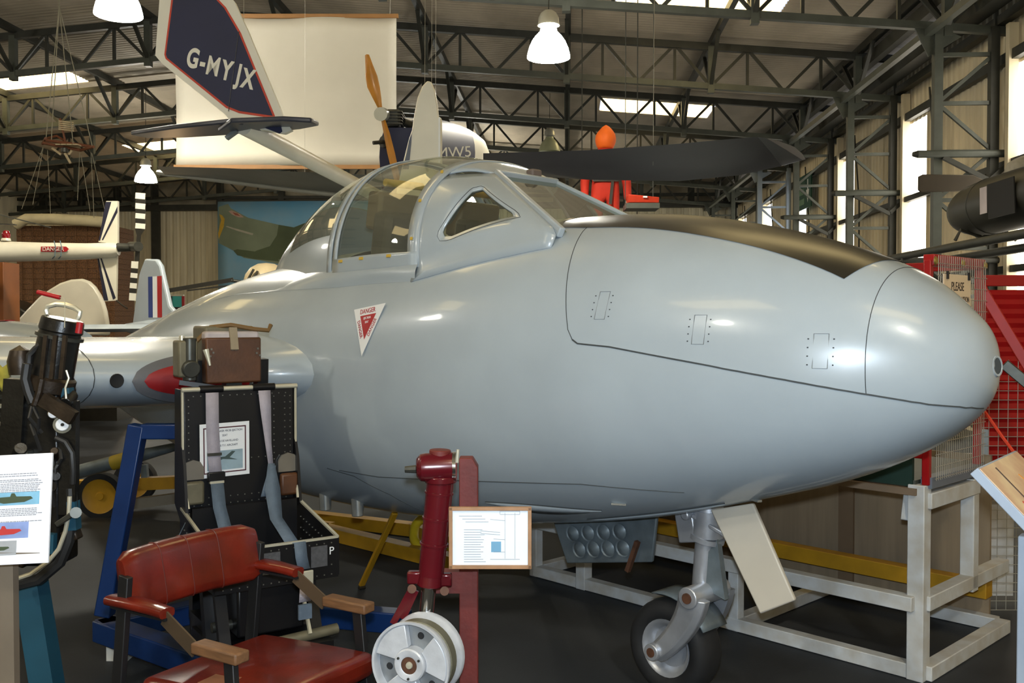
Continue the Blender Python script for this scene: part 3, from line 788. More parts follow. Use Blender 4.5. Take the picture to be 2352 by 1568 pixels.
# doors
dq = [Vector((1.045, .10, .835)), Vector((.86, .085, .885)), Vector((.662, .11, .552)), Vector((.80, .125, .473))]
def slab(q4, th, name, m, bev=.006):
    n_ = (q4[1] - q4[0]).cross(q4[3] - q4[0]).normalized() * th
    return MB().add(q4 + [p + n_ for p in q4], [(0,3,2,1), (4,5,6,7), (0,1,5,4), (1,2,6,5), (2,3,7,6), (3,0,4,7)]).build(name, m, JET, bevel=bev)
slab(dq, .022, 'nose_gear_door', mat('door_underside', '#b9b3a6', .45, 0, .06, 4))
dp = [Vector((2.05, -.03, .63)), Vector((1.41, -.03, .755)), Vector((1.455, -.05, .52)), Vector((1.97, -.05, .42))]
dd = slab(dp, .02, 'bay_door', m_prim)
bl = MB(); dn = (dp[1] - dp[0]).cross(dp[3] - dp[0]).normalized()
if dn.y < 0: dn = -dn
for r_ in range(2):
    for c_ in range(4):
        u = .20 + .16 * c_ + .03 * r_; v = .34 + .34 * r_
        p = dp[0] * (1-u)*(1-v) + dp[1] * u*(1-v) + dp[2] * u*v + dp[3] * (1-u)*v
        bl.lathe([(0, .030), (.022, .026), (.036, .014), (.042, .018)], 14, frame(p, p + dn))
bl.build('dimples', m_prim, dd)
MB().bar(dp[1] * .45 + dp[2] * .4 + dp[3] * .15 + dn * .02, dp[2] * .78 + dp[3] * .22 + dn * .03 - Vector((0, 0, .03)), .022, .02).build('door_hinge', m_rust, dd)
for (s0, s1, l0, l1) in ((1.98, 1.42, .47, .33), (1.58, .93, .24, .17)):
    # shallow scalloped bay edges
    g = []
    for i in range(13):
        t = i / 12; s = s0 + (s1 - s0) * t; wv = .05 * math.sin(math.pi * t); l = l0 + (l1 - l0) * t
        a = ang_at_y(s, l + wv * .4, False); a2 = ang_at_y(s, l - wv, False)
        g.append([pod(s, a, .003), (pod(s, a, .003) + pod(s, a2, .003)) / 2 - Vector((0, 0, .004)), pod(s, a2, .004)])
    MB().sheet(g).build('bay_edge', m_pod, POD, solid=.004)
    MB().tube([r[0] for r in g], .0028, 5).build('belly_joint', m_seam, POD)
for s, l, rz_ in ((1.30, .36, .5), (.82, .13, -.4)):
    p = pod(s, ang_at_y(s, l, False), .004); MB().box(p, (.06, .02, .008), rz=rz_, rot=None).build('drain_vane', m_silver, POD)
# =================================================================== FOREGROUND
def kc(px, py, d):                 # photo pixel at distance d -> camera-aligned floor coordinates
    xc = (px - 1176) / FPX; yc = -(py - 784) / FPX
    v1 = math.cos(PITCH) + yc * math.sin(PITCH); v2 = -math.sin(PITCH) + yc * math.cos(PITCH); t = d / v1
    return Vector((xc * t, d, EYE + v2 * t))
def local(px, d, z=0):
    x = (px - 1176) / FPX * d; o = Vector((x, d, z))
    return C(x, d, z), (lambda a, b, dd=d: kc(a, b, dd) - o)

# ------------------------------------------------ red armchair
m_vinyl = mat('red_vinyl', '#64190c', .28, 0, .35, 7, .12, 120, coat=.2)
m_vinyl2 = mat('seam_piping', '#57211a', .4)
m_frame = mat('black_frame', '#1b1b1c', .45, .1)
m_wood = mat('worn_wood', '#6b4a2e', .6, 0, .3, 14, stretch=(1, 6, 6))
m_patch = mat('tape_patch', '#8a5a40', .6)
CH = thing('armchair', 'worn red vinyl armchair with black legs and stepped wooden arm ends', 'chair', C(-.83, 3.06, 0), math.atan2(-.53, .85) + TH)
def cushion(cx, cy, cz, sx, sy, sz, name, m, parent, dome=.02, rnd=.03, rot=None):
    n = 10; vs = []; G = MB()
    def surf(sg):
        return [[Vector((sx/2 * u, sy/2 * v, sg * (sz/2 + dome * (1-u*u) * (1-v*v)))) for v in [-1 + 2*j/n for j in range(n+1)]] for u in [-1 + 2*i/n for i in range(n+1)]]
    top, bot = surf(1), surf(-1)
    k = n + 1; vv = [p for r in top for p in r] + [p for r in bot for p in r]; o = k * k; fs = []
    for i in range(n):
        for j in range(n):
            a = i*k+j; fs.append((a, a+k, a+k+1, a+1)); fs.append((o+a, o+a+1, o+a+k+1, o+a+k))
    edge = [(0, j) for j in range(n)] + [(i, n) for i in range(n)] + [(n, n-j) for j in range(n)] + [(n-i, 0) for i in range(n)]
    for e in range(len(edge)):
        a = edge[e][0]*k + edge[e][1]; b2 = edge[(e+1) % len(edge)]; b2 = b2[0]*k + b2[1]; fs.append((a, b2, o+b2, o+a))
    M = Matrix.Translation((cx, cy, cz))
    if rot: M = M @ Euler(rot).to_matrix().to_4x4()
    G.add(vv, fs, M); ob = G.build(name, m, parent, bevel=rnd, ang=50); ob.modifiers['b'].segments = 3; return ob, M
seat, SM = cushion(.03, 0, .455, .52, .52, .08, 'seat', m_vinyl, CH, .02, .025, rot=(0, -.05, 0))
for y in (-.13, .13):
    MB().tube([SM @ Vector((x / 10, y, .037 + .02 * (1 - (x / 2.5) ** 2) * (1 - (y / .25) ** 2))) for x in [-2.4, -1.6, -.8, 0, .8, 1.6, 2.4]], .0022, 5).build('seat_stitching', m_vinyl2, seat)
MB().box((0, 0, 0), (.10, .16, .002), SM @ Matrix.Translation((.02, -.15, .052)) @ Euler((-.04, 0, .2)).to_matrix().to_4x4()).build('tape_patch', m_patch, seat)
bk = []; n = 14
for i in range(n + 1):
    v = -1 + 2 * i / n; y = .275 * v; bow = -.045 * (1 - v * v); e = min(1, (1 - abs(v)) * 14) ** .5
    pr = []
    for k in range(16):
        a = 2 * math.pi * k / 16; rx, rz = .035 * (.6 + .4 * e), .098 * (.82 + .18 * e)
        px_ = rx * math.copysign(abs(math.cos(a)) ** .55, math.cos(a)); pz_ = rz * math.copysign(abs(math.sin(a)) ** .45, math.sin(a))
        pr.append(Vector((-.285 + bow + px_ - pz_ * .22, y, .765 + pz_)))
    bk.append(pr)
back = MB().loft(bk).build('backrest', m_vinyl, CH, ang=60)
for i in (4, 7, 10):
    MB().tube([p + Vector((.0, 0, 0)) + (p - sum(bk[i], Vector()) / 16) * .012 for p in bk[i]], .002, 5, closed=True).build('back_stitching', m_vinyl2, back)
for sg in (-1, 1):
    y = sg * .275
    MB().bar((-.36, y, 0), (-.27, y, .80), .045, .022, up=(0, 1, 0)).build('rear_leg', m_frame, CH, bevel=.003)
    MB().bar((.26, y + sg * .01, 0), (.20, y, .625), .04, .022, up=(0, 1, 0)).build('front_leg', m_frame, CH, bevel=.003)
    ar = []
    for i in range(9):
        t = i / 8; x = -.345 + .27 * t; w = .028 + .008 * math.sin(math.pi * min(1, t * 1.2)); z = .715 + .006 * math.sin(math.pi * t)
        ar.append([Vector((x, y + w * math.copysign(abs(math.cos(a)) ** .6, math.cos(a)), z + .016 * math.copysign(abs(math.sin(a)) ** .7, math.sin(a)))) for a in [2*math.pi*k/12 for k in range(12)]])
    MB().loft(ar).build('padded_arm', m_vinyl, CH, ang=60)
    MB().bar((-.09, y, .70), (.05, y, .625), .05, .006, up=(0, 1, 0)).build('arm_step', mat('worn_strip', '#4a3b2a', .6), CH)
    MB().box((-.2, y, .697), (.26, .03, .008)).build('arm_plate', m_frame, CH)
    MB().box((.155, y, .64), (.19, .055, .034)).build('arm_end', m_wood, CH, bevel=.006)
MB().box((.02, -.23, .375), (.56, .02, .03)).build('seat_rail', m_frame, CH); MB().box((.02, .23, .375), (.56, .02, .03)).build('seat_rail', m_frame, CH); MB().box((.24, 0, .375), (.02, .54, .03)).build('seat_rail', m_frame, CH); MB().box((-.29, 0, .375), (.02, .54, .03)).build('seat_rail', m_frame, CH)

# ------------------------------------------------ blue steel stand and ejection seat
m_blue = mat('blue_enamel', '#0f2d5e', .35, 0, .15, 6)
BS = thing('steel_stand', 'blue square-tube steel stand carrying the ejection seat', 'stand', C(-1.45, 4.5, 0), TH)
def bl(px, py, d): return kc(px, py, d) - Vector((-1.45, 4.5, 0))
pT = bl(318, 975, 4.45); pB = bl(240, 1412, 4.45)
MB().bar(pB, pT, .075, .075, up=(0, 1, 0)).build('upright', m_blue, BS, bevel=.006)
MB().bar(pT + Vector((.02, .0, -.03)), pT + Vector((.40, .0, -.03)), .07, .07, up=(0, 1, 0)).build('cross_tube', m_blue, BS, bevel=.006)
MB().bar(pB + Vector((-.03, .05, -.08)), Vector((.36, -.62, pB.z - .08)), .11, .10).build('base_tube', m_blue, BS, bevel=.006)
MB().bar(Vector((-.02, .35, pB.z - .08)), Vector((.95, .1, pB.z - .08)), .10, .10).build('base_tube', m_blue, BS, bevel=.006)
MB().bar(pB + Vector((-.03, .0, -.08)), Vector((.0, .4, pB.z - .08)), .10, .10).build('base_tube', m_blue, BS, bevel=.006)
for q in (Vector((-.40, 0, 0)), Vector((.32, -.55, 0)), Vector((.88, .12, 0)), Vector((-.0, .33, 0))):
    MB().box(q + Vector((0, 0, (pB.z - .13) / 2)), (.10, .10, pB.z - .13)).build('block', mat('white_block', '#b9b9b3', .7), BS)

m_blk = mat('seat_black', '#131315', .34, .1, .2, 8); m_edge = mat('bright_edge', '#d8d3bd', .3, .5); m_web = mat('grey_webbing', '#9d97a0', .8, 0, .1, 30, .3, 200); m_webb = mat('blue_webbing', '#566473', .75, 0, .12, 30, .3, 200)
m_leather = mat('brown_leather', '#4f2f18', .5, 0, .25, 9, .2, 80); m_canv = mat('canvas', '#8a7d66', .85, 0, .2, 12); m_gun = mat('gunmetal', '#4a4a44', .4, .6, .25, 15); m_rivet = mat('rivets', '#77766e', .4, .6)
m_olive = mat('olive_metal', '#6a6450', .55, .3, .25, 12)
ES = thing('ejection_seat', 'black riveted ejection seat with brown head pad and blue harness straps', 'ejection seat', C(-1.08, 4.03, 0), math.atan2(-.83, .55) + TH)
XB = -.20
MB().box((XB - .02, 0, 1.04), (.03, .49, .54)).build('seat_back', m_blk, ES, bevel=.006)
for y in (-.25, .25):
    MB().tube([(XB + .0, y, 1.30), (XB + .0, y, .98), (XB + .01, y * 1.0, .90), (XB + .05, y * .96, .80)], .006, 6).build('edge_trim', m_edge, ES)
    sd = MB().prism([(XB - .03, .74), (XB + .06, .78), (XB + .03, .98), (XB, 1.06), (XB, 1.3), (XB - .10, 1.30), (XB - .12, .8)], .012, Matrix(((1,0,0,0),(0,0,1,y-.006),(0,1,0,0),(0,0,0,1)))).build('side_plate', m_blk, ES)
MB().cyl((XB + .005, -.255, 1.30), (XB + .005, .255, 1.30), .010).build('harness_bar', m_edge, ES)
for y in (-.13, .10): MB().cyl((XB + .005, y - .05, 1.30), (XB + .005, y + .05, 1.30), .016).build('bar_sleeve', m_blk, ES)
# pan
PX0, PX1, PYW = XB - .01, .26, .255
pan = MB().box((.03, 0, .57), (.46, .49, .02)).build('seat_pan', m_blk, ES)
for y in (-PYW, PYW):
    MB().prism([(PX0, .53), (PX1, .54), (PX1, .695), (PX0, .79)], .014, Matrix(((1,0,0,0),(0,0,1,y-.007),(0,1,0,0),(0,0,0,1)))).build('pan_side', m_blk, ES)
    MB().bar((PX0, y, .793), (PX1, y, .698), .012, .012).build('edge_trim', m_edge, ES)
MB().box((PX1, 0, .615), (.014, 2 * PYW, .16)).build('pan_front', m_blk, ES)
MB().bar((PX1, -PYW, .698), (PX1, PYW, .698), .012, .012).build('edge_trim', m_edge, ES)
MB().box((XB + .05, 0, .70), (.03, .46, .2)).build('pan_rear', m_blk, ES)
for y in (-.03, .17): MB().box((PX1 + .009, y, .63), (.006, .07, .085)).build('pan_pad', mat('rough_pad', '#4a4a4c', .9, 0, .2, 60, .6, 80), ES)
text('stencil', 'P', .045, m_white, ES, Matrix.Translation((PX1 + .0078, .225, .645)) @ Matrix(((0,0,1,0),(1,0,0,0),(0,1,0,0),(0,0,0,1))))
rv = MB()
def rivrow(a, b2, n):
    for i in range(n):
        p = Vector(a) + (Vector(b2) - Vector(a)) * (i + .5) / n; rv.box(p, (.0045, .0045, .0045))
for y in (-.225, .225, .15, .2): rivrow((XB - .002, y, .82), (XB - .002, y, 1.27), 16)
for z in (.99, .83, 1.27, .80): rivrow((XB - .002, -.22, z), (XB - .002, .22, z), 14)
for z in (.68, .55, .59): rivrow((PX1 + .009, -.24, z), (PX1 + .009, .24, z), 15)
for k in range(3): rivrow((PX0 + .06, PYW - .009, .72 - .05 * k), (PX1 - .03, PYW - .009, .655 - .04 * k), 11)
for k in range(3): rivrow((PX0 + .06, -PYW - .009, .72 - .05 * k), (PX1 - .03, -PYW - .009, .655 - .04 * k), 11)
tag(rv.build('rivet_rows', m_rivet, ES), kind='stuff', label='rows of bright rivet heads')
for y in (-.21, .21):
    c_ = MB().prism([(-.045, 0), (.045, 0), (.045, .05), (.03, .075), (0, .085), (-.03, .075), (-.045, .05)], .012, Matrix(((0,0,1,XB+.0),(1,0,0,y),(0,1,0,.915),(0,0,0,1)))).build('elbow_bracket', mat('bracket_tan', '#8f8a80', .3, .6), ES)
    MB().box((XB + .02, y, .86), (.03, .085, .10)).build('elbow_pad', m_leather if y > 0 else m_olive, ES, bevel=.012)
# straps
def strap(pts, w, name, m, side=(0, 1, 0), th=.003):
    P = [Vector(p) for p in pts]; g = []
    for i, p in enumerate(P):
        s_ = Vector(side) if not isinstance(w, list) else Vector(side)
        ww = w[i] if isinstance(w, list) else w; g.append([p - s_ * ww / 2, p + s_ * ww / 2])
    return MB().sheet(g).build(name, m, ES, solid=th)
strap([(XB + .018, -.13, 1.285), (XB + .02, -.13, 1.15), (XB + .025, -.125, 1.0), (XB + .03, -.12, .93)], .055, 'shoulder_strap', m_web)
strap([(XB + .018, .10, 1.285), (XB + .02, .105, 1.2), (XB + .022, .115, 1.05), (XB + .026, .125, .95)], [.055, .048, .028, .022], 'shoulder_strap', m_web)
MB().box((XB + .035, -.12, .925), (.022, .075, .04)).build('buckle', m_blk, ES, bevel=.004); MB().box((XB + .04, -.12, .902), (.02, .06, .01)).build('buckle_bar', m_edge, ES)
MB().box((XB + .03, -.125, 1.02), (.012, .06, .012)).build('strap_slide', m_gun, ES)
strap([(XB + .04, -.12, .92), (XB + .08, -.12, .80), (XB + .20, -.12, .68), (.16, -.10, .60)], .055, 'lap_strap', m_webb)
strap([(XB + .03, .125, .96), (XB + .06, .12, .85), (XB + .16, .10, .74), (PX1 - .01, .06, .70)], [.03, .07, .055, .055], 'lap_strap', m_webb)
strap([(XB + .035, .13, .95), (XB + .04, .11, .86), (XB + .05, .09, .82)], [.03, .05, .04], 'strap_tail', m_webb)
strap([(PX1 - .02, .075, .695), (PX1 + .018, .085, .70), (PX1 + .02, .09, .64), (PX1 + .022, .10, .59)], .05, 'leg_strap', m_webb)
MB().box((PX1 + .03, .105, .555), (.012, .062, .06)).build('strap_clasp', m_edge, ES, bevel=.004)
strap([(PX1 + .03, .105, .53), (PX1 + .03, .10, .46)], .05, 'leg_strap', m_web); MB().box((PX1 + .03, .10, .42), (.012, .055, .06)).build('strap_clasp', m_webb, ES)
strap([(-.1, -PYW - .02, .74), (-.05, -PYW - .08, .66), (-.02, -PYW - .12, .56)], .07, 'lap_strap', m_webb, side=(.8, 0, .6))
# head box
MB().box((XB - .06, -.02, 1.42), (.07, .245, .20)).build('head_pad', m_leather, ES, bevel=.008)
MB().box((XB - .075, -.02, 1.525), (.07, .24, .045)).build('drogue_flap', mat('silver_canvas', '#b4aaa8', .6, 0, .2, 8), ES, bevel=.012)
MB().box((XB - .03, -.02, 1.515), (.012, .034, .10), rot=(0, -.25, 0)).build('flap_strap', m_canv, ES)
for (y, z) in ((-.12, 1.47), (-.125, 1.44), (-.112, 1.455), (.085, 1.47), (.08, 1.45), (.095, 1.44), (-.028, 1.468), (-.012, 1.468)):
    MB().box((XB - .022, y, z), (.006, .008, .008)).build('stud', m_rivet, ES)
MB().box((XB - .18, -.02, 1.45), (.2, .22, .24)).build('head_box', m_olive, ES, bevel=.01)
MB().tube([(XB - .12, -.16, 1.50), (XB - .10, -.10, 1.565), (XB - .07, -.02, 1.575), (XB - .05, .08, 1.556), (XB - .04, .14, 1.55), (XB - .05, .155, 1.575)], .010, 7).build('face_blind_cable', mat('tan_cable', '#6b5028', .7), ES)
MB().cyl((XB - .05, -.205, 1.335), (XB - .05, -.205, 1.52), .030, n=14).build('barostat_canister', m_gun, ES, bevel=.004)
MB().box((XB - .08, -.215, 1.43), (.10, .085, .16)).build('mechanism_block', m_olive, ES, bevel=.01)
MB().cyl((XB - .03, -.21, 1.39), (XB + .0, -.21, 1.385), .038, n=18).build('gauge_drum', m_gun, ES, bevel=.006)
MB().cyl((XB - .02, -.145, 1.47), (XB - .01, -.13, 1.40), .014, .005).build('cone_pin', m_edge, ES)
MB().cyl((XB - .06, -.235, 1.44), (XB - .06, -.235, 1.53), .012).build('plunger', m_edge, ES)
MB().bar((XB - .05, -.25, 1.33), (XB - .02, -.08, 1.30), .02).build('tie_rod', m_blk, ES)
for y in (-.14, .14):
    MB().bar((XB - .22, y, .25), (XB - .14, y, 1.42), .05, .06).build('guide_rail', m_blk, ES)
MB().bar((XB - .20, 0, .25), (XB - .12, 0, 1.4), .07).build('ejection_gun', m_gun, ES)
# legs and footrests below the pan
for y in (-.2, .18):
    MB().bar((.12, y, .54), (.22, y, .27), .045, .03).build('leg_guard', m_blk, ES); MB().bar((-.05, y, .54), (.02, y, .26), .05).build('leg_guard', m_blk, ES)
MB().cyl((.24, -.16, .29), (.24, .26, .31), .022).build('foot_bar', m_olive, ES); MB().cyl((.1, -.22, .36), (.1, .22, .36), .02).build('cross_shaft', m_gun, ES)
MB().box((.05, 0, .42), (.26, .28, .2)).build('actuator_box', m_blk, ES, bevel=.01); MB().bar((.2, .12, .5), (.27, .13, .32), .012).build('link_rod', m_edge, ES)
MB().box((-.18, 0, .265), (.24, .4, .12)).build('mounting_foot', m_blk, ES)
MB().box((.05, 0, .245), (.5, .44, .08)).build('mounting_foot', m_blk, ES)
# placard
PM = MX((XB + .012, -.075, 1.035), (0, 1, 0.02), (0.06, -.08, 1))
pl = MB().box((0, 0, 0), (.215, .235, .003), PM).build('placard', m_white, ES)
br = MB(); m_bord = mat('maroon_print', '#4a1a24', .5)
for (cx_, cy_, w_, h_) in ((0, .098, .185, .005), (0, -.098, .185, .005), (-.09, 0, .005, .2), (.09, 0, .005, .2)): br.box((cx_, cy_, .002), (w_, h_, .0012), PM)
br.build('placard_border', m_bord, pl)
m_ink = mat('ink', '#4c4f58', .7)
for i, t_ in enumerate(('MARTIN-BAKER MK3B EJECTION', 'SEAT', 'USED IN DE HAVILLAND', 'VAMPIRE T11 AIRCRAFT')):
    text('placard_text', t_, .0125, m_ink, pl, PM @ Matrix.Translation((0, .083 - .02 * i - (.004 if i > 1 else 0), .0022)), sx=.85)
MB().box((.0, -.045, .002), (.155, .085, .001), PM).build('placard_photo', mat('photo_sky', '#8ea3ad', .5, 0, .2, 12), pl)
MB().prism([(-.05, -.055), (-.01, -.04), (.055, -.048), (.02, -.035), (.045, -.01), (.03, -.008), (0, -.03), (-.05, -.03), (-.055, -.02), (-.06, -.03)], .0008, PM, .0026).build('photo_aircraft', mat('photo_dark', '#3a4a48', .5), pl)

# ------------------------------------------------ undercarriage leg on a red post
O, q_ = local(1010, 3.0); UO = Vector(((1010 - 1176) / FPX * 3.0, 3.0, 0))
def u3(px, py, d=3.0): return kc(px, py, d) - UO
m_gloss = mat('gloss_red', '#560d17', .22, .1, .15, 5, coat=.4); m_redp2 = mat('red_oxide', '#65211a', .6, 0, .25, 12, .2, 60); m_chrome = mat('chrome', '#d0d3d8', .12, 1.0, .03)
US = thing('display_post', 'matt red steel post holding the undercarriage leg', 'stand', O, TH)
a, b2 = u3(1076, 1052, 3.1), u3(1076, 1640, 3.1); pw = .061
MB().prism([(-pw/2, 0), (pw/2, 0), (pw/2, a.z - .03), (pw/2 - .018, a.z), (-pw/2, a.z)], .06, Matrix(((1,0,0,a.x),(0,0,1,a.y),(0,1,0,0),(0,0,0,1)))).build('post', m_redp2, US, bevel=.003)
p = u3(1050, 1337, 3.1); MB().box((p.x - .02, p.y + .02, p.z), (.14, .05, .07)).build('arm_bracket', m_redp2, US); 
MB().box((a.x, a.y, .01), (.4, .4, .02)).build('base_plate', m_redp2, US); MB().box((a.x + .08, a.y, .05), (.16, .03, .08)).build('gusset', m_redp2, US)
UL = thing('undercarriage_leg', 'glossy red undercarriage leg with bare white wheel hub, hung on a red post', 'undercarriage leg', O, TH)
c1, c2 = u3(1012, 1095), u3(990, 1320)
lg = MB().cyl(c2, c1, .040, .043, 24).build('leg_cylinder', m_gloss, UL)
ax_ = (c2 - c1).normalized()
for t_ in (.16, .42, .68): MB().lathe([(.042, -.004), (.0455, -.003), (.0455, .003), (.042, .004)], 24, frame(c1 + (c2 - c1) * t_, c1 + (c2 - c1) * (t_ + .1))).build('leg_band', m_gloss, lg)
MB().cyl(u3(1010, 1062), u3(1011, 1032), .034, .034, 22).build('leg_cap', m_redp2, UL, bevel=.004)
MB().lathe([(0, 0), (.028, .002), (.042, .014), (.045, .03), (.045, .115), (0, .115)], 24, frame(u3(955, 1074, 2.98), u3(1045, 1070, 3.0))).build('trunnion', m_gloss, UL)
MB().cyl(u3(1040, 1070), u3(1048, 1070), .0465, n=24).build('trunnion_ring', m_chrome, UL)
MB().cyl(u3(930, 1078, 2.98), u3(956, 1077, 2.98), .010, .013, 8).build('trunnion_pin', m_gun, UL)
MB().cyl(u3(1050, 1062), u3(1052, 1032), .005).build('grease_nipple', m_edge, UL)
MB().cyl(u3(1012, 1108), u3(1012, 1092), .05, .05, 20).build('collar', m_gloss, UL, bevel=.004)
cas = MB().cyl(u3(987, 1345), u3(990, 1312), .042, .038, 10).build('lower_casting', m_gloss, UL, bevel=.004)
for px_, py_ in ((952, 1325), (1022, 1330)): MB().box(u3(px_, py_), (.045, .03, .04)).build('lug', m_gloss, cas, bevel=.006)
for px_, py_ in ((946, 1352), (1021, 1357)): MB().cyl(u3(px_, py_, 2.96), u3(px_, py_, 3.02), .014, n=14).build('lug_eye', m_rust, cas)
MB().cyl(u3(976, 1440), u3(985, 1345), .024, n=20).build('piston', m_chrome, UL)
MB().bar(u3(945, 1352), u3(903, 1430), .022, .02).build('torque_link', m_gloss, UL); MB().bar(u3(955, 1355), u3(925, 1420), .012, .02).build('torque_link', m_gloss, UL)
m_hubw = mat('hub_white', '#c3c6cb', .4, .25, .18, 14, .2, 60); m_hubg = mat('hub_grey', '#8b8f92', .45, .5, .25, 14); m_drum = mat('brake_drum', '#6d6a58', .6, .3, .2, 10)
hc = u3(941, 1527, 2.86); hax = Vector((-.33, -.94, .02)).normalized(); HF = frame(hc - hax * .12, hc)
R0 = .128
hub = MB().lathe([(.0, .085), (.118, .085), (.118, .112), (.121, .119), (R0, .12), (R0 + .001, .112), (.121, .10), (.116, .085), (.112, .05), (.116, .02), (.124, .012), (R0, .004), (R0, -.006), (.12, -.01), (0, -.01)], 48, HF).build('wheel_hub', m_hubw, UL)
MB().lathe([(.1125, .03), (.118, .035), (.118, .07), (.1125, .075)], 48, HF).build('brake_drum', m_drum, hub)
MB().lathe([(0, .088), (.117, .088)], 40, HF).build('hub_recess', m_hubg, hub)
for k in range(3):
    a0 = R(100 + 120 * k); a1 = a0 + R(70)
    poly = arc(0, 0, .118, a0, a1, 10) + arc(0, 0, .05, a1, a0, 8)
    MB().prism(poly, .026, HF, .088).build('hub_plate', m_hubw, hub, bevel=.003)
    am = a1 + R(25); pp = HF @ Vector((.085 * math.cos(am), .085 * math.sin(am), .089))
    MB().lathe([(0, .003), (.009, .003), (.011, 0)], 12, Matrix.Translation(pp) @ HF.to_3x3().to_4x4()).build('hub_hole', m_dark, hub)
MB().lathe([(.026, .126), (.03, .128), (.046, .128), (.05, .124), (.05, .088), (.026, .088)], 32, HF).build('hub_boss', m_hubw, hub)
MB().lathe([(0, .120), (.012, .121), (.012, .124), (.026, .124)], 24, HF).build('bearing', m_rust, hub)
MB().lathe([(0, .128), (.010, .127), (.012, .12)], 16, HF).build('axle_end', m_edge, hub)
for k in range(3):
    t_ = R(30 + 120 * k); pp = HF @ Vector((.039 * math.cos(t_), .039 * math.sin(t_), .128)); MB().cyl(pp, pp + hax * .004, .004, n=8).build('hub_bolt', m_gun, hub)
# framed drawing
FO = K(1126, 1305, 2.90)
FD = thing('framed_drawing', 'small wood-framed technical drawing fixed to the red post', 'picture', FO, TH)
w_, h_ = .25, .188
MB().box((0, .004, h_/2), (w_ - .01, .006, h_ - .01)).build('paper', mat('drawing_paper', '#dfe6ec', .5, 0, .03), FD)
m_fr = mat('frame_wood', '#9a7350', .5, 0, .2, 20)
for (x_, z_, ww, hh) in ((0, h_ - .005, w_, .011), (0, .005, w_, .011), (-w_/2 + .005, h_/2, .011, h_), (w_/2 - .005, h_/2, .011, h_)): MB().box((x_, 0, z_), (ww, .014, hh)).build('frame_bar', m_fr, FD, bevel=.001)
m_pen = mat('pencil', '#8a8e98', .8); m_pen2 = mat('blue_crayon', '#6f9fbe', .8)
ln = MB()
for i in range(14):
    wl_ = .05 + .02 * random.random(); ln.box((-.09 + wl_/2 + .01, .0005, .118 - .0075 * i), (wl_, .001, .0012))
for i in range(3): ln.box((-.06 + i * .01, .0005, .160 - .009 * i), (.07, .001, .0012))
for a_, b_ in (((.045, .17), (.045, .03)), ((.075, .17), (.075, .03)), ((.03, .175), (.09, .175)), ((.03, .165), (.09, .165)), ((.03, .175), (.03, .165)), ((.09, .175), (.09, .165)), ((.01, .05), (.045, .05)), ((.0, .028), (.09, .028)), ((.01, .09), (.045, .088)), ((-.03, .115), (.03, .11)), ((-.03, .107), (.03, .103)), ((.0, .15), (.045, .146))):
    ln.bar((a_[0], .0005, a_[1]), (b_[0], .0005, b_[1]), .0012, .001)
tag(ln.build('pencil_lines', m_pen, FD), kind='stuff'); MB().box((.018, .0005, .066), (.03, .001, .032)).build('shaded_patch', m_pen2, FD)

# ------------------------------------------------ left information board
IB = thing('information_board', 'white printed information sheet on a slanted stand at the left edge', 'sign', C(-1.30, 2.56, 0), TH)
bo = Vector((-1.30, 2.56, 0))
tl, tr, brr, bll = kc(-54, 1049, 2.55) - bo, kc(127, 1040, 2.55) - bo, kc(103, 1293, 2.49) - bo, kc(-82, 1299, 2.49) - bo
IM = MX((tl + tr + brr + bll) / 4, tr - tl, tl - bll); wI = (tr - tl).length; hI = (tr - brr).length
MB().box((0, 0, -.004), (wI, hI, .008), IM).build('board', mat('print_white', '#e6e8ee', .4, 0, .02), IB, bevel=.001)
tx = MB()
def trow(v, u0=.04, u1=.9, dens=1): 
    u = u0
    while u < u1:
        w2 = random.uniform(.015, .05); tx.box((-wI/2 + wI * (u + w2/2), hI/2 - hI * v, .0006), (wI * w2, .0022 * dens, .001), IM); u += w2 + .008
for v in (.18, .20, .235, .25, .27, .285, .3, .315, .33, .345, .5, .515, .53, .545, .56, .615): trow(v, .05, random.uniform(.8, .86))
tag(tx.build('printed_lines', mat('print_grey', '#8d9099', .7), IB), kind='stuff')
def ib(u0, u1, v0, v1, nm, m, zz=.0005): return MB().box((-wI/2 + wI*(u0+u1)/2, hI/2 - hI*(v0+v1)/2, zz), (wI*(u1-u0), hI*(v1-v0), .001), IM).build(nm, m, IB)
f1 = ib(.2, .86, .345, .465, 'photo_print', mat('print_sky', '#79aecb', .5, 0, .2, 20)); f2 = ib(.15, .74, .62, .765, 'photo_print', mat('print_sky2', '#7f93c4', .5, 0, .25, 14)); f3 = ib(.1, .6, .785, .915, 'photo_print', mat('print_grey_photo', '#9da1a6', .5, 0, .15, 10))
def plane_pic(cu, cv, sc2, m, par):
    pts = [(-.5, -.02), (-.2, -.1), (.3, -.08), (.5, .0), (.45, .05), (.1, .06), (.05, .14), (-.02, .14), (-.05, .06), (-.3, .05), (-.38, .16), (-.44, .16), (-.45, .04)]
    MB().prism([(-wI/2 + wI*cu + x * sc2, hI/2 - hI*cv + y * sc2) for x, y in pts], .0008, IM, .001).build('pictured_aircraft', m, par)
m_pd = mat('print_dark_green', '#3c4a34', .6); m_pr = mat('print_red', '#b03030', .6)
plane_pic(.52, .41, .11, m_pd, f1); plane_pic(.42, .70, .10, m_pr, f2); plane_pic(.35, .85, .07, m_pd, f3)
p = (bll + brr) / 2; MB().box((-.085, .05, (p.z + .02) / 2), (.05, .03, p.z + .02)).build('stand_leg', mat('tan_post', '#6e6355', .6), IB)
MB().box((-.02, .05, .01), (.3, .25, .02)).build('stand_base', m_steel, IB); MB().box(((bll + brr) / 2 + Vector((0, .02, .02)))[:], (.18, .03, .02)).build('board_ledge', mat('tan_post', '#6e6355'), IB)

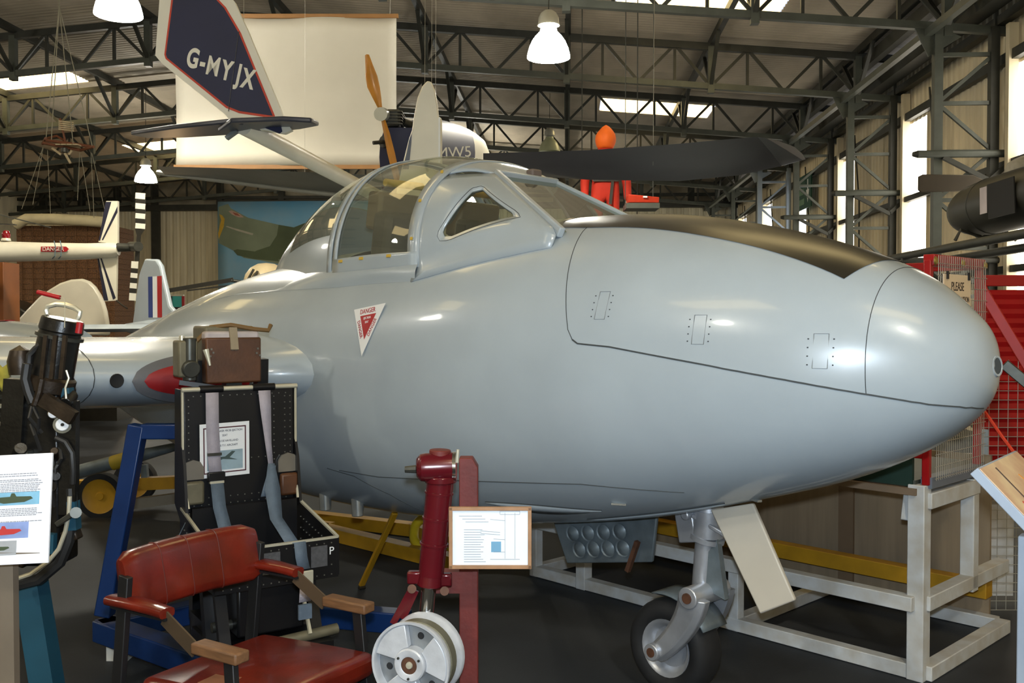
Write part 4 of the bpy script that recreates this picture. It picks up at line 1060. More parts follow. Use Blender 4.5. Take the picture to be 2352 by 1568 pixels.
# ------------------------------------------------ dark machinery on the left
MO = Vector((-1.70, 3.55, 0)); ML = thing('machinery_exhibit', 'dark oily aircraft mechanism with a tall capped cylinder and silver carrying handle', 'machinery', C(MO.x, MO.y, 0), TH)
def m3(px, py, d=3.55): return kc(px, py, d) - MO
m_oil = mat('oily_black', '#1c1b19', .32, .3, .4, 14, .3, 50); m_oil2 = mat('oily_brown', '#33291f', .4, .4, .4, 18, .3, 50); m_pipe = mat('hose_black', '#222222', .5); m_teal = mat('teal_paint', '#1d4a5e', .45)
A0, A1 = m3(114, 880), m3(139, 762)
MB().cyl(A0, A1, .078, .072, 26).build('cylinder', m_oil, ML)
MB().cyl(A1, A1 + (A1 - A0).normalized() * .05, .078, .074, 26).build('cylinder_cap', m_oil, ML, bevel=.006)
MB().lathe([(.074, -.006), (.084, -.004), (.084, .008), (.074, .01)], 26, frame(A1 - (A1 - A0) * .10, A1)).build('clamp_band', m_gun, ML)
MB().lathe([(.07, -.03), (.088, -.025), (.09, .02), (.08, .03)], 26, frame(A0, A1)).build('cylinder_flange', m_oil2, ML)
MB().tube([m3(109, 722), m3(106, 712), m3(110, 703), m3(130, 698), m3(150, 700), m3(172, 707), m3(184, 716), m3(181, 727), m3(177, 733)], .010, 8).build('carry_handle', m_edge, ML)
MB().cyl(m3(180, 765, 3.48), m3(184, 740, 3.48), .012).build('red_tag', m_redp, ML)
for dx in (-14, 8, 30): MB().bar(m3(120 + dx, 770, 3.465), m3(110 + dx, 870, 3.465), .014).build('cylinder_rib', m_oil2, ML)
MB().lathe([(0, 0), (.04, .0), (.046, .05), (.035, .09), (0, .11)], 12, frame(m3(48, 860), m3(46, 800))).build('end_cone', m_oil2, ML)
MB().tube([m3(66, 840, 3.5), m3(68, 815, 3.5), m3(82, 800, 3.5), m3(96, 790, 3.5)], .012, 7).build('hose', m_pipe, ML)
MB().tube([m3(63, 835, 3.46), m3(58, 870, 3.46), m3(66, 900, 3.46), m3(76, 925, 3.46)], .018, 8).build('hose', m_pipe, ML)
MB().tube([m3(96, 870, 3.45), m3(90, 900, 3.45), m3(80, 930, 3.45)], .013, 8).build('hose', m_oil2, ML)
MB().tube([m3(152, 850, 3.46), m3(158, 868, 3.46), m3(150, 890, 3.46), m3(152, 915, 3.46)], .004, 6).build('wire', m_edge, ML)
MB().box(m3(100, 1090, 3.62), (.19, .16, .66)).build('frame_block', m_oil, ML, bevel=.01)
MB().bar(m3(42, 870), m3(30, 1050), .06, .08).build('side_channel', m_oil, ML); MB().bar(m3(160, 920, 3.5), m3(158, 1180, 3.5), .035, .06).build('side_channel', m_oil, ML)
MB().bar(m3(98, 915, 3.44), m3(170, 960, 3.44), .03, .05).build('lever', m_oil2, ML)
random.seed(11)
for k in range(26):
    px_, py_ = random.uniform(40, 165), random.uniform(900, 1290)
    if k % 3 == 0: MB().cyl(m3(px_, py_, 3.54), m3(px_ + random.uniform(-25, 25), py_ + random.uniform(-20, 20), 3.47), random.uniform(.014, .03), n=12).build('valve_body', random.choice([m_oil2, m_gun, m_oil]), ML, bevel=.003)
    elif k % 3 == 1: MB().box(m3(px_, py_, 3.52), (random.uniform(.03, .07), .05, random.uniform(.03, .08)), rot=(0, random.uniform(-.6, .6), 0)).build('casting', random.choice([m_oil, m_oil2, m_gun]), ML, bevel=.006)
    else: MB().tube([m3(px_, py_, 3.49), m3(px_ + random.uniform(-20, 20), py_ + 25, 3.47), m3(px_ + random.uniform(-25, 25), py_ + 60, 3.49)], .007, 6).build('pipe', random.choice([m_pipe, m_gun]), ML)
MB().cyl(m3(122, 949, 3.48), m3(121, 950, 3.45), .018, n=20).build('silver_knob', m_chrome, ML, bevel=.003)
MB().cyl(m3(144, 974, 3.48), m3(143, 975, 3.45), .023, n=20).build('dial_face', m_white, ML, bevel=.003); MB().cyl(m3(144, 975, 3.452), m3(143, 975, 3.445), .006, n=12).build('dial_spindle', m_oil, ML)
MB().lathe([(.024, 0), (.032, .0), (.032, .02), (.024, .02)], 20, frame(m3(144, 974, 3.49), m3(143, 975, 3.46))).build('dial_bezel', m_olive, ML)
MB().tube([m3(128, 1005, 3.47), m3(150, 1015, 3.47), m3(165, 1040, 3.47), m3(168, 1080, 3.47), m3(167, 1110, 3.48)], .011, 8).build('hose', m_pipe, ML)
MB().tube([m3(160, 1140, 3.46), m3(158, 1180, 3.46), m3(150, 1220, 3.46), m3(135, 1260, 3.46), m3(110, 1290, 3.46), m3(70, 1318, 3.46), m3(20, 1335, 3.46)], .008, 8).build('bent_pipe', m_edge, ML)
MB().tube([m3(163, 1120, 3.5), m3(166, 1180, 3.5), m3(158, 1240, 3.5), m3(138, 1290, 3.5), m3(90, 1330, 3.5), m3(30, 1345, 3.5)], .022, 8).build('hose', m_pipe, ML)
MB().bar(m3(130, 1205, 3.44), m3(174, 1175, 3.44), .024, .02).build('link_arm', m_gun, ML, bevel=.004); MB().cyl(m3(174, 1177, 3.45), m3(174, 1177, 3.42), .02, n=14).build('link_eye', m_gun, ML)
MB().bar(m3(168, 1150, 3.5), m3(172, 1215, 3.5), .045, .03).build('teal_bracket', m_teal, ML); MB().bar(m3(118, 1225, 3.47), m3(116, 1270, 3.47), .03, .03).build('teal_bracket', m_teal, ML)
MB().bar(m3(155, 890, 3.52), m3(156, 940, 3.52), .04, .03).build('teal_bracket', m_teal, ML)
MB().bar(m3(70, 1330, 3.62), Vector((-.03, .05, 0)), .09, .09).build('stand_leg', m_teal, ML); MB().box((-.03, .05, .03), (.2, .35, .06)).build('stand_foot', m_teal, ML)
# slatted grille beyond the board
GO = Vector((-1.95, 3.62, 0)); GR = thing('slatted_grille', 'dark panel with pale horizontal slats beside the machinery at the left edge', 'grille', C(GO.x, GO.y, 0), TH)
g0 = kc(0, 860, 3.62) - GO; g1 = kc(18, 1045, 3.62) - GO
MB().box((g1.x - .12, .02, (g0.z + g1.z) / 2), (.24, .02, g0.z - g1.z)).build('backing', m_oil, GR)
for k in range(9):
    z = g1.z + (g0.z - g1.z) * (k + .5) / 9; MB().box((g1.x - .12, 0, z), (.23, .02, .008), rot=(.4, 0, 0)).build('slat', m_edge if k % 2 else m_gun, GR)
MB().box((g1.x, 0, (g0.z + g1.z) / 2), (.012, .03, g0.z - g1.z)).build('side_rail', m_edge, GR)
MB().bar((g1.x - .1, .03, 0), (g1.x - .1, .03, g1.z), .06).build('leg', m_oil, GR)
cy_ = MB(); n = 8
for i in range(n + 1):
    pass
gr = [[Vector((g1.x - .20 + .23 * u / 8, -.02 - .02 * math.sin(u), g0.z + .055 - .09 * v / 4 + .012 * math.sin(u * 1.7) - (.02 if u > 6 else 0))) for u in range(9)] for v in range(5)]
MB().sheet(gr).build('camouflage_cloth', mat('yellow_camo', '#a39a3a', .8, 0, .5, 22), GR, solid=.006)
# red arming pin on its wire
RP = thing('remove_before_flight_pin', 'red cylindrical pin on a thin wire above the silver handle', 'pin', K(112, 678, 3.4), TH)
MB().cyl((-.04, 0, .012), (.04, 0, -.008), .008).build('grip', m_redp, RP)
MB().tube([(.04, 0, -.008), (.055, 0, -.01), (.057, 0, -.03), (.055, 0, -.115)], .0015, 5).build('wire', m_edge, RP)

# ------------------------------------------------ yellow rod, hoop and trolley
m_ypaint = mat('yellow_paint', '#b98a1a', .5, 0, .15, 8)
ro = kc(830, 1345, 5.65); ro.z = 0.0
q1 = kc(907, 1178, 5.26)
RD = thing('prop_rod', 'thin yellow rod leaning from the floor up to the jet belly', 'rod', C(ro.x, ro.y, 0), TH)
MB().bar((0, 0, .02), q1 - ro, .034, .02).build('rod', m_ypaint, RD, bevel=.003); MB().bar((0, 0, 0), (q1 - ro) * .035, .038, .024).build('ferrule', m_black, RD)
HO = kc(1085, 1290, 6.3); HP = thing('yellow_hoop', 'thick yellow tubular hoop lying on the floor behind the red post', 'hoop', C(HO.x, HO.y, 0), TH)
pts = []
for a_ in range(40):
    t_ = 2 * math.pi * a_ / 40; c_, s_ = math.cos(t_), math.sin(t_)
    pts.append((.40 * math.copysign(abs(c_) ** .55, c_), .14 + .10 * math.copysign(abs(s_) ** .7, s_), .16 + .11 * math.copysign(abs(s_) ** .7, s_)))
MB().tube(pts, .032, 10, closed=True).build('hoop_tube', mat('bright_yellow', '#c9b01e', .45, 0, .1, 8), HP)
for x_ in (-.25, .25): MB().box((x_, .05, .03), (.05, .2, .06)).build('support', m_ypaint, HP)
TO = kc(300, 1185, 7.9); TR = thing('yellow_trolley', 'low trolley with yellow wheel and chassis under the wing', 'trolley', C(TO.x, TO.y, 0), TH)
def t3(px, py, d=7.9): return kc(px, py, d) - TO
wcn = t3(234, 1146, 7.75)
for dd in (0, .7):
    WFm = frame(wcn + Vector((0, dd + .04, 0)), wcn + Vector((0, dd - .04, 0)))
    ty = MB().lathe([(.14, 0), (.185, .0), (.19, .02), (.19, .07), (.185, .09), (.14, .09)], 30, WFm).build('tyre', m_tyre, TR)
    MB().lathe([(0, .085), (.03, .085), (.035, .075), (.13, .078), (.145, .088), (.145, .01), (0, .01)], 30, WFm).build('wheel_disc', m_ypaint, ty)
MB().bar(t3(170, 1125), t3(470, 1112), .09, .10).build('chassis_beam', m_ypaint, TR); MB().bar(t3(170, 1125, 8.5), t3(470, 1112, 8.5), .09, .10).build('chassis_beam', m_ypaint, TR)
MB().bar(t3(420, 1150, 7.8), t3(300, 1165, 7.8), .08, .08).build('lower_rail', mat('pale_rail', '#8f8778', .7), TR)
MB().cyl(t3(180, 1092, 7.6), t3(262, 1070, 7.6), .055, n=16).build('grey_body', m_prim, TR); MB().cyl(t3(258, 1072, 7.6), t3(298, 1060, 7.6), .058, n=16).build('yellow_band', mat('band_yellow', '#b3992a', .6), TR)
MB().cyl(t3(296, 1061, 7.6), t3(420, 1030, 7.6), .055, .03, n=16).build('grey_body', m_prim, TR)
for px_ in (335, 420): MB().bar(t3(px_, 1120), t3(px_ - 4, 1075), .05).build('upright', m_prim, TR)
for px_ in (200, 420): MB().bar(t3(px_, 1130, 8.4), Vector((t3(px_, 1130, 8.4).x, t3(px_, 1130, 8.4).y, 0)), .06).build('leg', m_ypaint, TR)
YO = kc(860, 1250, 7.2); YF = thing('yellow_ground_frame', 'flat yellow steel frame on the floor under the jet belly', 'frame', C(YO.x, YO.y, 0), TH)
def y3(px, py): 
    v = kc(px, py, 1.0) - Vector((0, 0, EYE)); t_ = (.05 - EYE) / v.z; return Vector((v.x * t_, v.y * t_, .05)) - Vector((YO.x, YO.y, 0))
for a_, b_ in (((640, 1178), (950, 1215)), ((690, 1205), (1080, 1300)), ((560, 1190), (760, 1215)), ((950, 1215), (1090, 1260))): MB().bar(y3(*a_), y3(*b_), .10, .09).build('frame_bar', m_ypaint, YF)
# =================================================================== RIGHT SIDE: ACCESS STAND, CAGE, STAIR, LECTERN
m_wht = mat('chipped_white', '#c9cdcf', .55, 0, .12, 10, col2='#b5b1a8')
m_ply = mat('plywood', '#8a7a63', .7, 0, .15, 3, stretch=(8, 8, .5)); m_batten = mat('batten', '#6f5c46', .7)
m_cage = mat('cage_red', '#9c0f12', .35, 0, .12, 6); m_wire = mat('galvanised_wire', '#b9b7ae', .4, .5); m_dgreen = mat('dark_green_board', '#123027', .6)
SA = R(180) - PSI + TH
ST_ = thing('access_stand', 'white chipped square-tube access stand with plywood back and red mesh cage', 'stand', C(NX, ND, 0), SA)
def sb(a, b2, w=.065, m=m_wht, nm='frame_tube', par=None): return MB().bar(a, b2, w, w).build(nm, m, par or ST_, bevel=.004)
LF, LB = -.90, -1.86
S0, S1 = .63, 3.02
sb((S0, LF, .035), (S1, LF, .035)); sb((S0, LB, .035), (S1, LB, .035)); sb((S0 - .03, LF, .035), (S0 - .03, LB, .035)); sb((1.57, LF - .03, .035), (1.57, LB, .035)); sb((S1, LF, .035), (S1, LB, .035))
sb((S0, LF, .0), (S0, LF, .87), .075, nm='leg'); sb((S0 - .02, -1.42, .30), (S0 - .02, -1.42, .84), .065, nm='leg'); sb((1.57, LF, .0), (1.57, LF, .34), .06, nm='leg'); sb((2.62, LF, .0), (2.62, LF, .36), .07, nm='leg'); sb((S1, LF, 0), (S1, LF, .4), .06, nm='leg'); sb((S1, LB, 0), (S1, LB, .8), .06, nm='leg')
sb((S0, LF + .04, .345), (S1, LF + .04, .345)); sb((S0 - .02, LF, .345), (S0 - .02, LB, .345))
sb((S0 - .02, LF, .80), (S0 - .02, -1.46, .80), .07); sb((S0 + .05, LF, .70), (S0 + .05, LF - .04, .86), .05, nm='leg_sleeve')
sb((S0, LB + .12, .235), (S1, LB + .12, .235), .085, m_ypaint, 'yellow_rail')
for i in range(3):
    x0 = S0 + .05 + i * .80; MB().box((x0 + .39, LB - .045, .47), (.77, .02, .84)).build('plywood_sheet', m_ply, ST_)
    MB().box((x0 + .79, LB - .03, .47), (.09, .03, .84)).build('batten', m_batten, ST_)
for i in range(5): MB().box((S0 + .02 + .48 * i + .22, (LF + LB) / 2 + .1, .875), (.46, .80, .025)).build('deck_board', m_steel2, ST_)
MB().box((S0 + .62, LF + .02, .925), (1.2, .02, .13)).build('toe_board', m_dgreen, ST_); MB().box((S0 + .62, LF + .03, .84), (1.25, .05, .03)).build('deck_edge', mat('edge_wood', '#7d6a55', .7), ST_)
MB().box((S0 - .03, -1.2, .88), (.05, .6, .05)).build('deck_lip', mat('blue_grey_lip', '#6c7480', .5), ST_)
# red cage at the front end of the deck
CG = thing('mesh_cage', 'red-framed wire mesh guard around the stand deck', 'guard', C(NX, ND, 0), SA)
ZC0, ZC1 = .87, 1.86
for l in (LF, -1.47):
    sb((S0 - .03, l, ZC0), (S0 - .03, l, ZC1), .032, m_cage, 'cage_post', CG)
sb((S0 - .03, LF, ZC1), (S0 - .03, -1.49, ZC1), .05, m_cage, 'cage_rail', CG); sb((S0 - .03, LF, 1.0), (S1 - .6, LF, 1.0), .03, m_cage, 'cage_rail', CG); sb((S0 - .03, -1.49, ZC1), (1.6, -1.49, ZC1), .045, m_cage, 'cage_rail', CG); sb((1.6, -1.49, .9), (1.6, -1.49, ZC1), .045, m_cage, 'cage_post', CG)
wm = MB()
for i in range(25): l = LF - .02 - .0225 * i; wm.cyl((S0 - .065, l, ZC0 + .02), (S0 - .065, l, ZC1 + .02), .0018, n=4, cap=False)
for i in range(19): z = ZC0 + .03 + .0525 * i; wm.cyl((S0 - .067, LF, z), (S0 - .067, -1.48, z), .0018, n=4, cap=False)
tag(wm.build('wire_mesh', m_wire, CG), kind='stuff', label='galvanised wire mesh')
for l in (LF, -1.2, -1.47): MB().lathe([(0, .006), (.014, .006), (.02, .0)], 14, frame((S0 - .06, l, ZC1 - .005), (S0 - .2, l, ZC1 - .005))).build('washer', mat('brass', '#b9a35a', .3, .8), CG)
SG = thing('caution_sign', 'cream caution notice hung on the red mesh cage', 'sign', C(NX, ND, 0), SA)
SGM = MX((S0 - .075, -1.10, 1.61), (0, -1, 0), (0, 0, 1))
sbo = MB().box((0, 0, 0), (.30, .38, .004), SGM).build('sign_board', mat('sign_cream', '#e6cfae', .6, 0, .03), SG)
m_txt = mat('sign_ink', '#33261f', .6)
for t_, y_, sz in (('PLEASE', .135, .056), ('EXERCISE CAUTION', .078, .036), ('WHEN USING', .030, .036), ('LADDERS', -.018, .036)):
    text('sign_text', t_, sz, m_txt, SG, SGM @ Matrix.Translation((0, y_, .0028)), sx=.82)
for x_ in (-.12, .12): MB().box((x_, .185, .006), (.012, .035, .008), SGM).build('sign_clip', m_frame, SG)
# red stair side with mesh
RO = Vector((2.85, 5.25, 0)); RS = thing('stair_unit', 'red ribbed stair side panel with sloping handrail at the right edge', 'stairs', C(RO.x, RO.y, 0), TH)
def r3(px, py, d=5.25): return kc(px, py, d) - RO
pA = r3(2248, 1130); pB_ = r3(2640, 1130); zt_ = r3(2252, 632).z
pts = [(pA.x, .55)]; rows = MB(); nrb = 22
for i in range(nrb):
    z0 = .62 + (zt_ - .08 - .62) * i / nrb; z1 = .62 + (zt_ - .08 - .62) * (i + 1) / nrb
    MB().add([(pA.x, .0, z0), (pB_.x, .0, z0), (pB_.x, -.012, (z0 + z1) / 2), (pA.x, -.012, (z0 + z1) / 2), (pB_.x, .0, z1), (pA.x, .0, z1)], [(0, 1, 2, 3), (3, 2, 4, 5)]).build('red_slat', m_cage, RS)
sb(pA + Vector((0, 0, -pA.z)), Vector((pA.x, 0, zt_)), .05, m_cage, 'panel_post', RS); sb((pB_.x, 0, 0), (pB_.x, 0, zt_), .05, m_cage, 'panel_post', RS); sb((pA.x, 0, zt_ - .03), (pB_.x, 0, zt_ - .03), .06, m_cage, 'panel_rail', RS)
h0, h1 = r3(2248, 652, 4.9), r3(2400, 905, 4.75); sb(h0, h0 + (h1 - h0) * 1.6, .05, mat('rail_bright_red', '#a81a12', .5), 'handrail', RS)
sb(r3(2258, 985, 5.02), Vector((r3(2258, 985, 5.02).x, r3(2258, 985, 5.02).y, 0)), .04, m_steel3, 'guard_post', RS)
wm = MB(); a0 = r3(2255, 870, 5.0); b0 = r3(2255, 1400, 5.0)
for i in range(22): wm.cyl((a0.x - .01 + .05 * i, a0.y, b0.z), (a0.x - .01 + .05 * i, a0.y, a0.z + .1), .002, n=4, cap=False)
for i in range(26): wm.cyl((a0.x - .01, a0.y - .003, b0.z + .048 * i), (a0.x + 1.0, a0.y - .003, b0.z + .048 * i), .002, n=4, cap=False)
tag(wm.build('wire_mesh', m_wire, RS), kind='stuff', label='galvanised wire mesh')
MB().tube([r3(2262, 945, 4.7), r3(2300, 1000, 4.68), r3(2345, 1060, 4.6), r3(2390, 1120, 4.5)], .008, 6).build('orange_cord', mat('orange_cord', '#e0452a', .6), RS)
sb(r3(2306, 835, 4.6), r3(2420, 930, 4.5), .05, m_gun, 'dark_strut', RS)
MB().box((r3(2320, 1250, 4.9).x, .1, .45), (.5, .02, .8)).build('white_board', m_wht, RS)
# lectern on the right
LO = Vector((1.3, 2.3, 0)); LT = thing('picture_lectern', 'grey lectern with a tilted printed picture panel at the right edge', 'lectern', C(LO.x, LO.y, 0), TH)
pa = kc(2245, 1074, 2.3) - LO; av = Vector((.635, .773, 0)); bv = Vector((.54, -.443, -.715))
LM = MX(pa + av * .20 + bv * .20, bv, av)
LMn = LM.to_3x3() @ Vector((0, 0, 1))
if LMn.z < 0: LM = MX(pa + av * .20 + bv * .20, av, bv)
lb = MB().box((0, 0, -.012), (.40, .40, .024), LM).build('panel_tray', mat('lectern_grey', '#8f9aa8', .5, 0, .05), LT, bevel=.002)
m_map = mat('map_print', '#d9c6a0', .4, 0, .3, 9, col2='#b58a70')
MB().box((0, 0, .001), (.39, .39, .002), LM).build('picture_print', m_map, lb)
random.seed(5)
for k in range(14):
    x_, y_ = random.uniform(-.17, .17), random.uniform(-.17, .17)
    MB().box((x_, y_, .0026), (random.uniform(.03, .12), random.uniform(.004, .014), .001), LM, rz=random.uniform(-.6, .6)).build('picture_stroke', random.choice([mat('pic_red', '#b5473a', .5), mat('pic_orange', '#d98a2a', .5), mat('pic_dark', '#4a3a34', .5), mat('pic_cream', '#e8dcc0', .5)]), lb)
MB().bar((pa + av * .2 + bv * .22 + Vector((0, 0, -.03))), Vector(((pa + av * .2 + bv * .22).x, (pa + av * .2 + bv * .22).y, 0)), .20, .05, up=(.6, .77, 0)).build('lectern_leg', mat('lectern_grey', '#8f9aa8'), LT, bevel=.004)
MB().box(((pa + av * .2 + bv * .22).x, (pa + av * .2 + bv * .22).y, .01), (.4, .4, .02)).build('lectern_base', m_steel2, LT)

# ------------------------------------------------ drop tank rack on the right wall
RK = thing('tank_rack', 'dark tubular rack rail along the right wall columns', 'rack', (0, 0, 0))
MB().cyl((4.42, 6.5, 2.43), (4.42, 17.2, 2.43), .05, n=12).build('rack_rail', m_steel, RK); MB().cyl((5.1, 6.5, 2.40), (5.1, 17.2, 2.40), .05, n=12).build('rack_rail', m_steel, RK)
for y in (9.05, 12.98, 16.85):
    MB().cyl((4.38, y - .09, 2.37), (5.62, y - .09, 2.37), .04).build('rack_bearer', m_steel, RK); MB().tube([(4.75, y - .1, 2.37), (4.78, y - .1, 2.2), (4.9, y - .1, 2.12), (5.5, y - .1, 2.1)], .045, 8).build('rack_bracket', m_steel, RK)
DT = thing('drop_tank', 'dark olive drop tank with rounded nose lying on the wall rack', 'fuel tank', (4.72, 11.75, 2.86))
m_tank = mat('tank_olive', '#26251d', .5, 0, .15, 6)
prof_t = [(0, 0), (.06, .012), (.12, .045), (.18, .11), (.235, .22), (.275, .38), (.30, .6), (.31, .9), (.31, 2.2), (.28, 2.7), (.1, 3.3)]
MB().lathe(prof_t, 30, frame((0, .15, 0), (0, -1, 0)), False, True).build('tank_body', m_tank, DT, ang=60)
MB().lathe([(.311, .93), (.316, .935), (.316, .955), (.311, .96)], 30, frame((0, .15, 0), (0, -1, 0))).build('tank_band', m_steel, DT)
MB().box((-.32, -1.70, -.03), (.012, .6, .36), rot=(0, -.05, 0)).build('dark_label', m_dark, DT); MB().box((-.318, -1.28, .0), (.004, .17, .28), rot=(0, -.02, 0)).build('paper_label', mat('label_paper', '#b5acaf', .6), DT)
for y in (.0, -1.8): MB().tube([(-.30, y - .5, -.36), (-.24, y - .5, -.24), (0, y - .5, -.325), (.24, y - .5, -.24), (.38, y - .5, -.36)], .02, 6).build('cradle', m_steel, DT)
PD = thing('paddle', 'dark wooden paddle hung across the nearest wall column', 'paddle', K(2200, 418, 12.2), TH)
MB().prism([(-.50, -.10), (-.46, -.13), (.2, -.11), (.36, -.05), (.36, .02), (.2, .09), (-.44, .10), (-.5, .07)], .03, Matrix(((1,0,0,0),(0,0,1,0),(0,1,0,0),(0,0,0,1)))).build('blade', mat('dark_wood', '#3e3527', .7), PD, bevel=.01)
MB().cyl((.34, .015, -.01), (.85, -.02, -.06), .03).build('shaft', mat('dark_wood', '#3e3527'), PD)
BG = thing('canvas_bundle', 'pale canvas parachute bundle with orange patch above the drop tank', 'bag', K(2375, 392, 10.7), TH)
g = []
for i in range(11):
    t_ = i / 10; c_ = Vector((-.28 + .75 * t_, 0, -.02 + .18 * t_)); r_ = .05 + .13 * math.sin(math.pi * min(1, .15 + t_ * .6)) 
    g.append([c_ + Vector((.0, r_ * math.cos(a), r_ * math.sin(a) * (1 + .08 * math.sin(5 * a + i)))) for a in [2 * math.pi * k / 14 for k in range(14)]])
MB().loft(g).build('bundle', mat('bundle_canvas', '#9a968a', .8, 0, .2, 8), BG, ang=70); MB().box((-.03, -.13, -.10), (.12, .03, .06), rot=(0, -.3, 0)).build('orange_patch', mat('bundle_orange', '#d3752a', .7), BG, bevel=.01)
MB().bar((-.4, 0, -.13), (.6, 0, -.10), .05).build('carry_pole', m_steel, BG)
# exit sign hung from the wall
XS = thing('exit_sign', 'green emergency sign with white arrow on the right wall', 'sign', (5.62, 22.55, 4.62))
yA, yB = 22.65, 24.9
SM_ = MX((0, 0, 0), (0, -1, 0), (0, 0, 1))
MB().box((0, 0, 0), (1.75, .80, .03), SM_ @ Matrix.Translation((-.9, 0, 0))).build('sign_plate', mat('sign_green', '#0d4632', .5), XS)
MB().prism([(-.04, .26), (.04, .26), (.04, .02), (.14, .02), (0, -.28), (-.14, .02), (-.04, .02)], .004, SM_ @ Matrix.Translation((-.30, 0, .018))).build('arrow', m_white, XS)
for k, (y_, w_) in enumerate(((.22, .22), (0.02, .85), (-.22, .95))): MB().box((-1.1, y_, .018), (w_, .14, .004), SM_).build('faded_line', mat('sign_pale', '#5f8068', .6), XS)
MB().bar((.0, .2, .40), (.12, .2, .40), .03).build('bracket', m_steel, XS); MB().bar((.0, 1.5, .40), (.12, 1.5, .40), .03).build('bracket', m_steel, XS)

# =================================================================== HANGING MICROLIGHT
m_mblue = mat('fin_navy', '#10193f', .55, 0, .12, 3); m_mwhite = mat('fin_cream', '#d9d6c8', .4, 0, .05, 4); m_mred = mat('fin_red_line', '#c03a22', .5); m_mpur = mat('wing_dark', '#2a2730', .45, 0, .2, 2); m_mgrey = mat('wing_grey_under', '#77756c', .6, 0, .15, 2)
def cw(x, d, z): return Vector((x, d, z))
MO2 = Vector((-.75, 8.8, 2.2)); MLT = thing('microlight', 'small white and navy microlight aircraft with pusher propeller hung above the jet', 'aircraft', C(*MO2), TH)
def h3(px, py, d): return kc(px, py, d) - MO2
# tail fin with registration
D0 = 6.05
def fin_poly(pts, th, off, nm, m, par=None):
    P = [h3(px, py, D0) for px, py in pts]; n = len(P)
    vs = [p + Vector((0, off - th / 2, 0)) for p in P] + [p + Vector((0, off + th / 2, 0)) for p in P]
    return MB().add(vs, [tuple(range(n)), tuple(range(2*n-1, n-1, -1))] + [(i, n+i, n+(i+1) % n, (i+1) % n) for i in range(n)]).build(nm, m, par or MLT)
FIN = fin_poly([(372, -30), (505, -32), (540, 5), (572, 75), (650, 262), (672, 300), (655, 308), (540, 288), (520, 265), (375, 148), (360, 130)], .05, 0, 'tail_fin', m_mwhite)
fin_poly([(398, -6), (497, -6), (522, 20), (556, 78), (634, 268), (632, 274), (552, 262), (522, 250), (384, 138), (381, 128)], .002, -.027, 'fin_red_line', m_mred, FIN)
fin_poly([(402, -2), (495, -2), (518, 22), (552, 80), (629, 268), (553, 257), (525, 246), (388, 136), (385, 128)], .002, -.029, 'fin_blue_field', m_mblue, FIN)
fin_poly([(606, 294), (648, 290), (651, 304), (645, 309)], .004, -.03, 'fin_blue_field', m_mblue, FIN)
MB().bar(h3(552, 75, D0) + Vector((0, -.031, 0)), h3(528, 258, D0) + Vector((0, -.031, 0)), .006, .003).build('rudder_hinge', m_black, FIN)
sl = math.atan2(-(165 - 140), (565 - 450))
for ch, px, py in (('G', 447, 139), ('-', 470, 146), ('M', 493, 157), ('Y', 524, 167), ('J', 552, 175), ('X', 573, 186)):
    q = h3(px, py, D0) + Vector((0, -.0315, 0)); text('registration_letter', ch, .165, m_mwhite, FIN, MX(q, (1, 0, -.22), (.05, 0, 1)), sx=.62 if ch != 'M' else .66, ext=.002, bold=.006 if ch != 'M' else .003)
# tailplane
def flat_wing(pts_top, th, nm, m, par=None, m2=None):
    P = [Vector(p) for p in pts_top]; n = len(P); dn = Vector((0, 0, -th))
    return MB().add(P + [p + dn for p in P], [tuple(range(n)), tuple(range(2*n-1, n-1, -1))] + [(i, n+i, n+(i+1) % n, (i+1) % n) for i in range(n)]).build(nm, m, par or MLT, bevel=.008)
tpm = mat('tailplane_navy', '#2b2f3d', .35)
flat_wing([h3(500, 293, 5.95), h3(530, 270, 5.75), h3(650, 266, 5.7), h3(715, 270, 5.75), h3(732, 278, 5.9), h3(690, 286, 6.2), h3(560, 298, 6.3)], .03, 'tailplane', tpm)
flat_wing([h3(300, 300, 6.75), h3(400, 285, 6.3), h3(520, 272, 5.85), h3(560, 275, 5.8), h3(540, 299, 6.3), h3(430, 306, 6.7), h3(340, 308, 6.9)], .03, 'tailplane', tpm)
MB().bar(h3(545, 300, 6.0), h3(520, 318, 6.0), .05, .02).build('tail_skid', m_prim, MLT)
MB().cyl(h3(560, 290, 6.0), h3(905, 470, 8.3), .055, n=16).build('tail_boom', m_mwhite, MLT)
# wing
def wing_part(lp, tp, th, nm, m):
    # leading and trailing edge polylines
    rings = []
    for a, b_ in zip(lp, tp):
        c1 = a + (b_ - a) * .3; up = Vector((0, 0, th))
        rings.append([a, a + (b_ - a) * .08 + up * .6, c1 + up, a + (b_ - a) * .7 + up * .6, b_, a + (b_ - a) * .5 - up * .15, a + (b_ - a) * .08 - up * .35])
    return MB().loft(rings).build(nm, m, MLT, ang=50)
wing_part([h3(1110, 395, 9.3), h3(1350, 412, 8.8), h3(1560, 416, 8.4), h3(1700, 402, 8.1), h3(1800, 380, 7.9)], [h3(1110, 352, 8.2), h3(1350, 345, 7.8), h3(1560, 330, 7.4), h3(1690, 318, 7.15), h3(1740, 314, 7.05)], .06, 'wing', m_mpur)
wing_part([h3(1800, 380, 7.9), h3(1850, 366, 7.6)], [h3(1740, 314, 7.05), h3(1762, 318, 7.0)], .05, 'wing_tip', mat('tip_navy', '#1d1c28', .4))
wing_part([h3(860, 452, 9.6), h3(700, 435, 9.8), h3(520, 412, 10.1), h3(380, 400, 10.3)], [h3(900, 404, 8.55), h3(700, 395, 8.8), h3(520, 386, 9.1), h3(360, 382, 9.3)], .03, 'wing', m_mgrey)
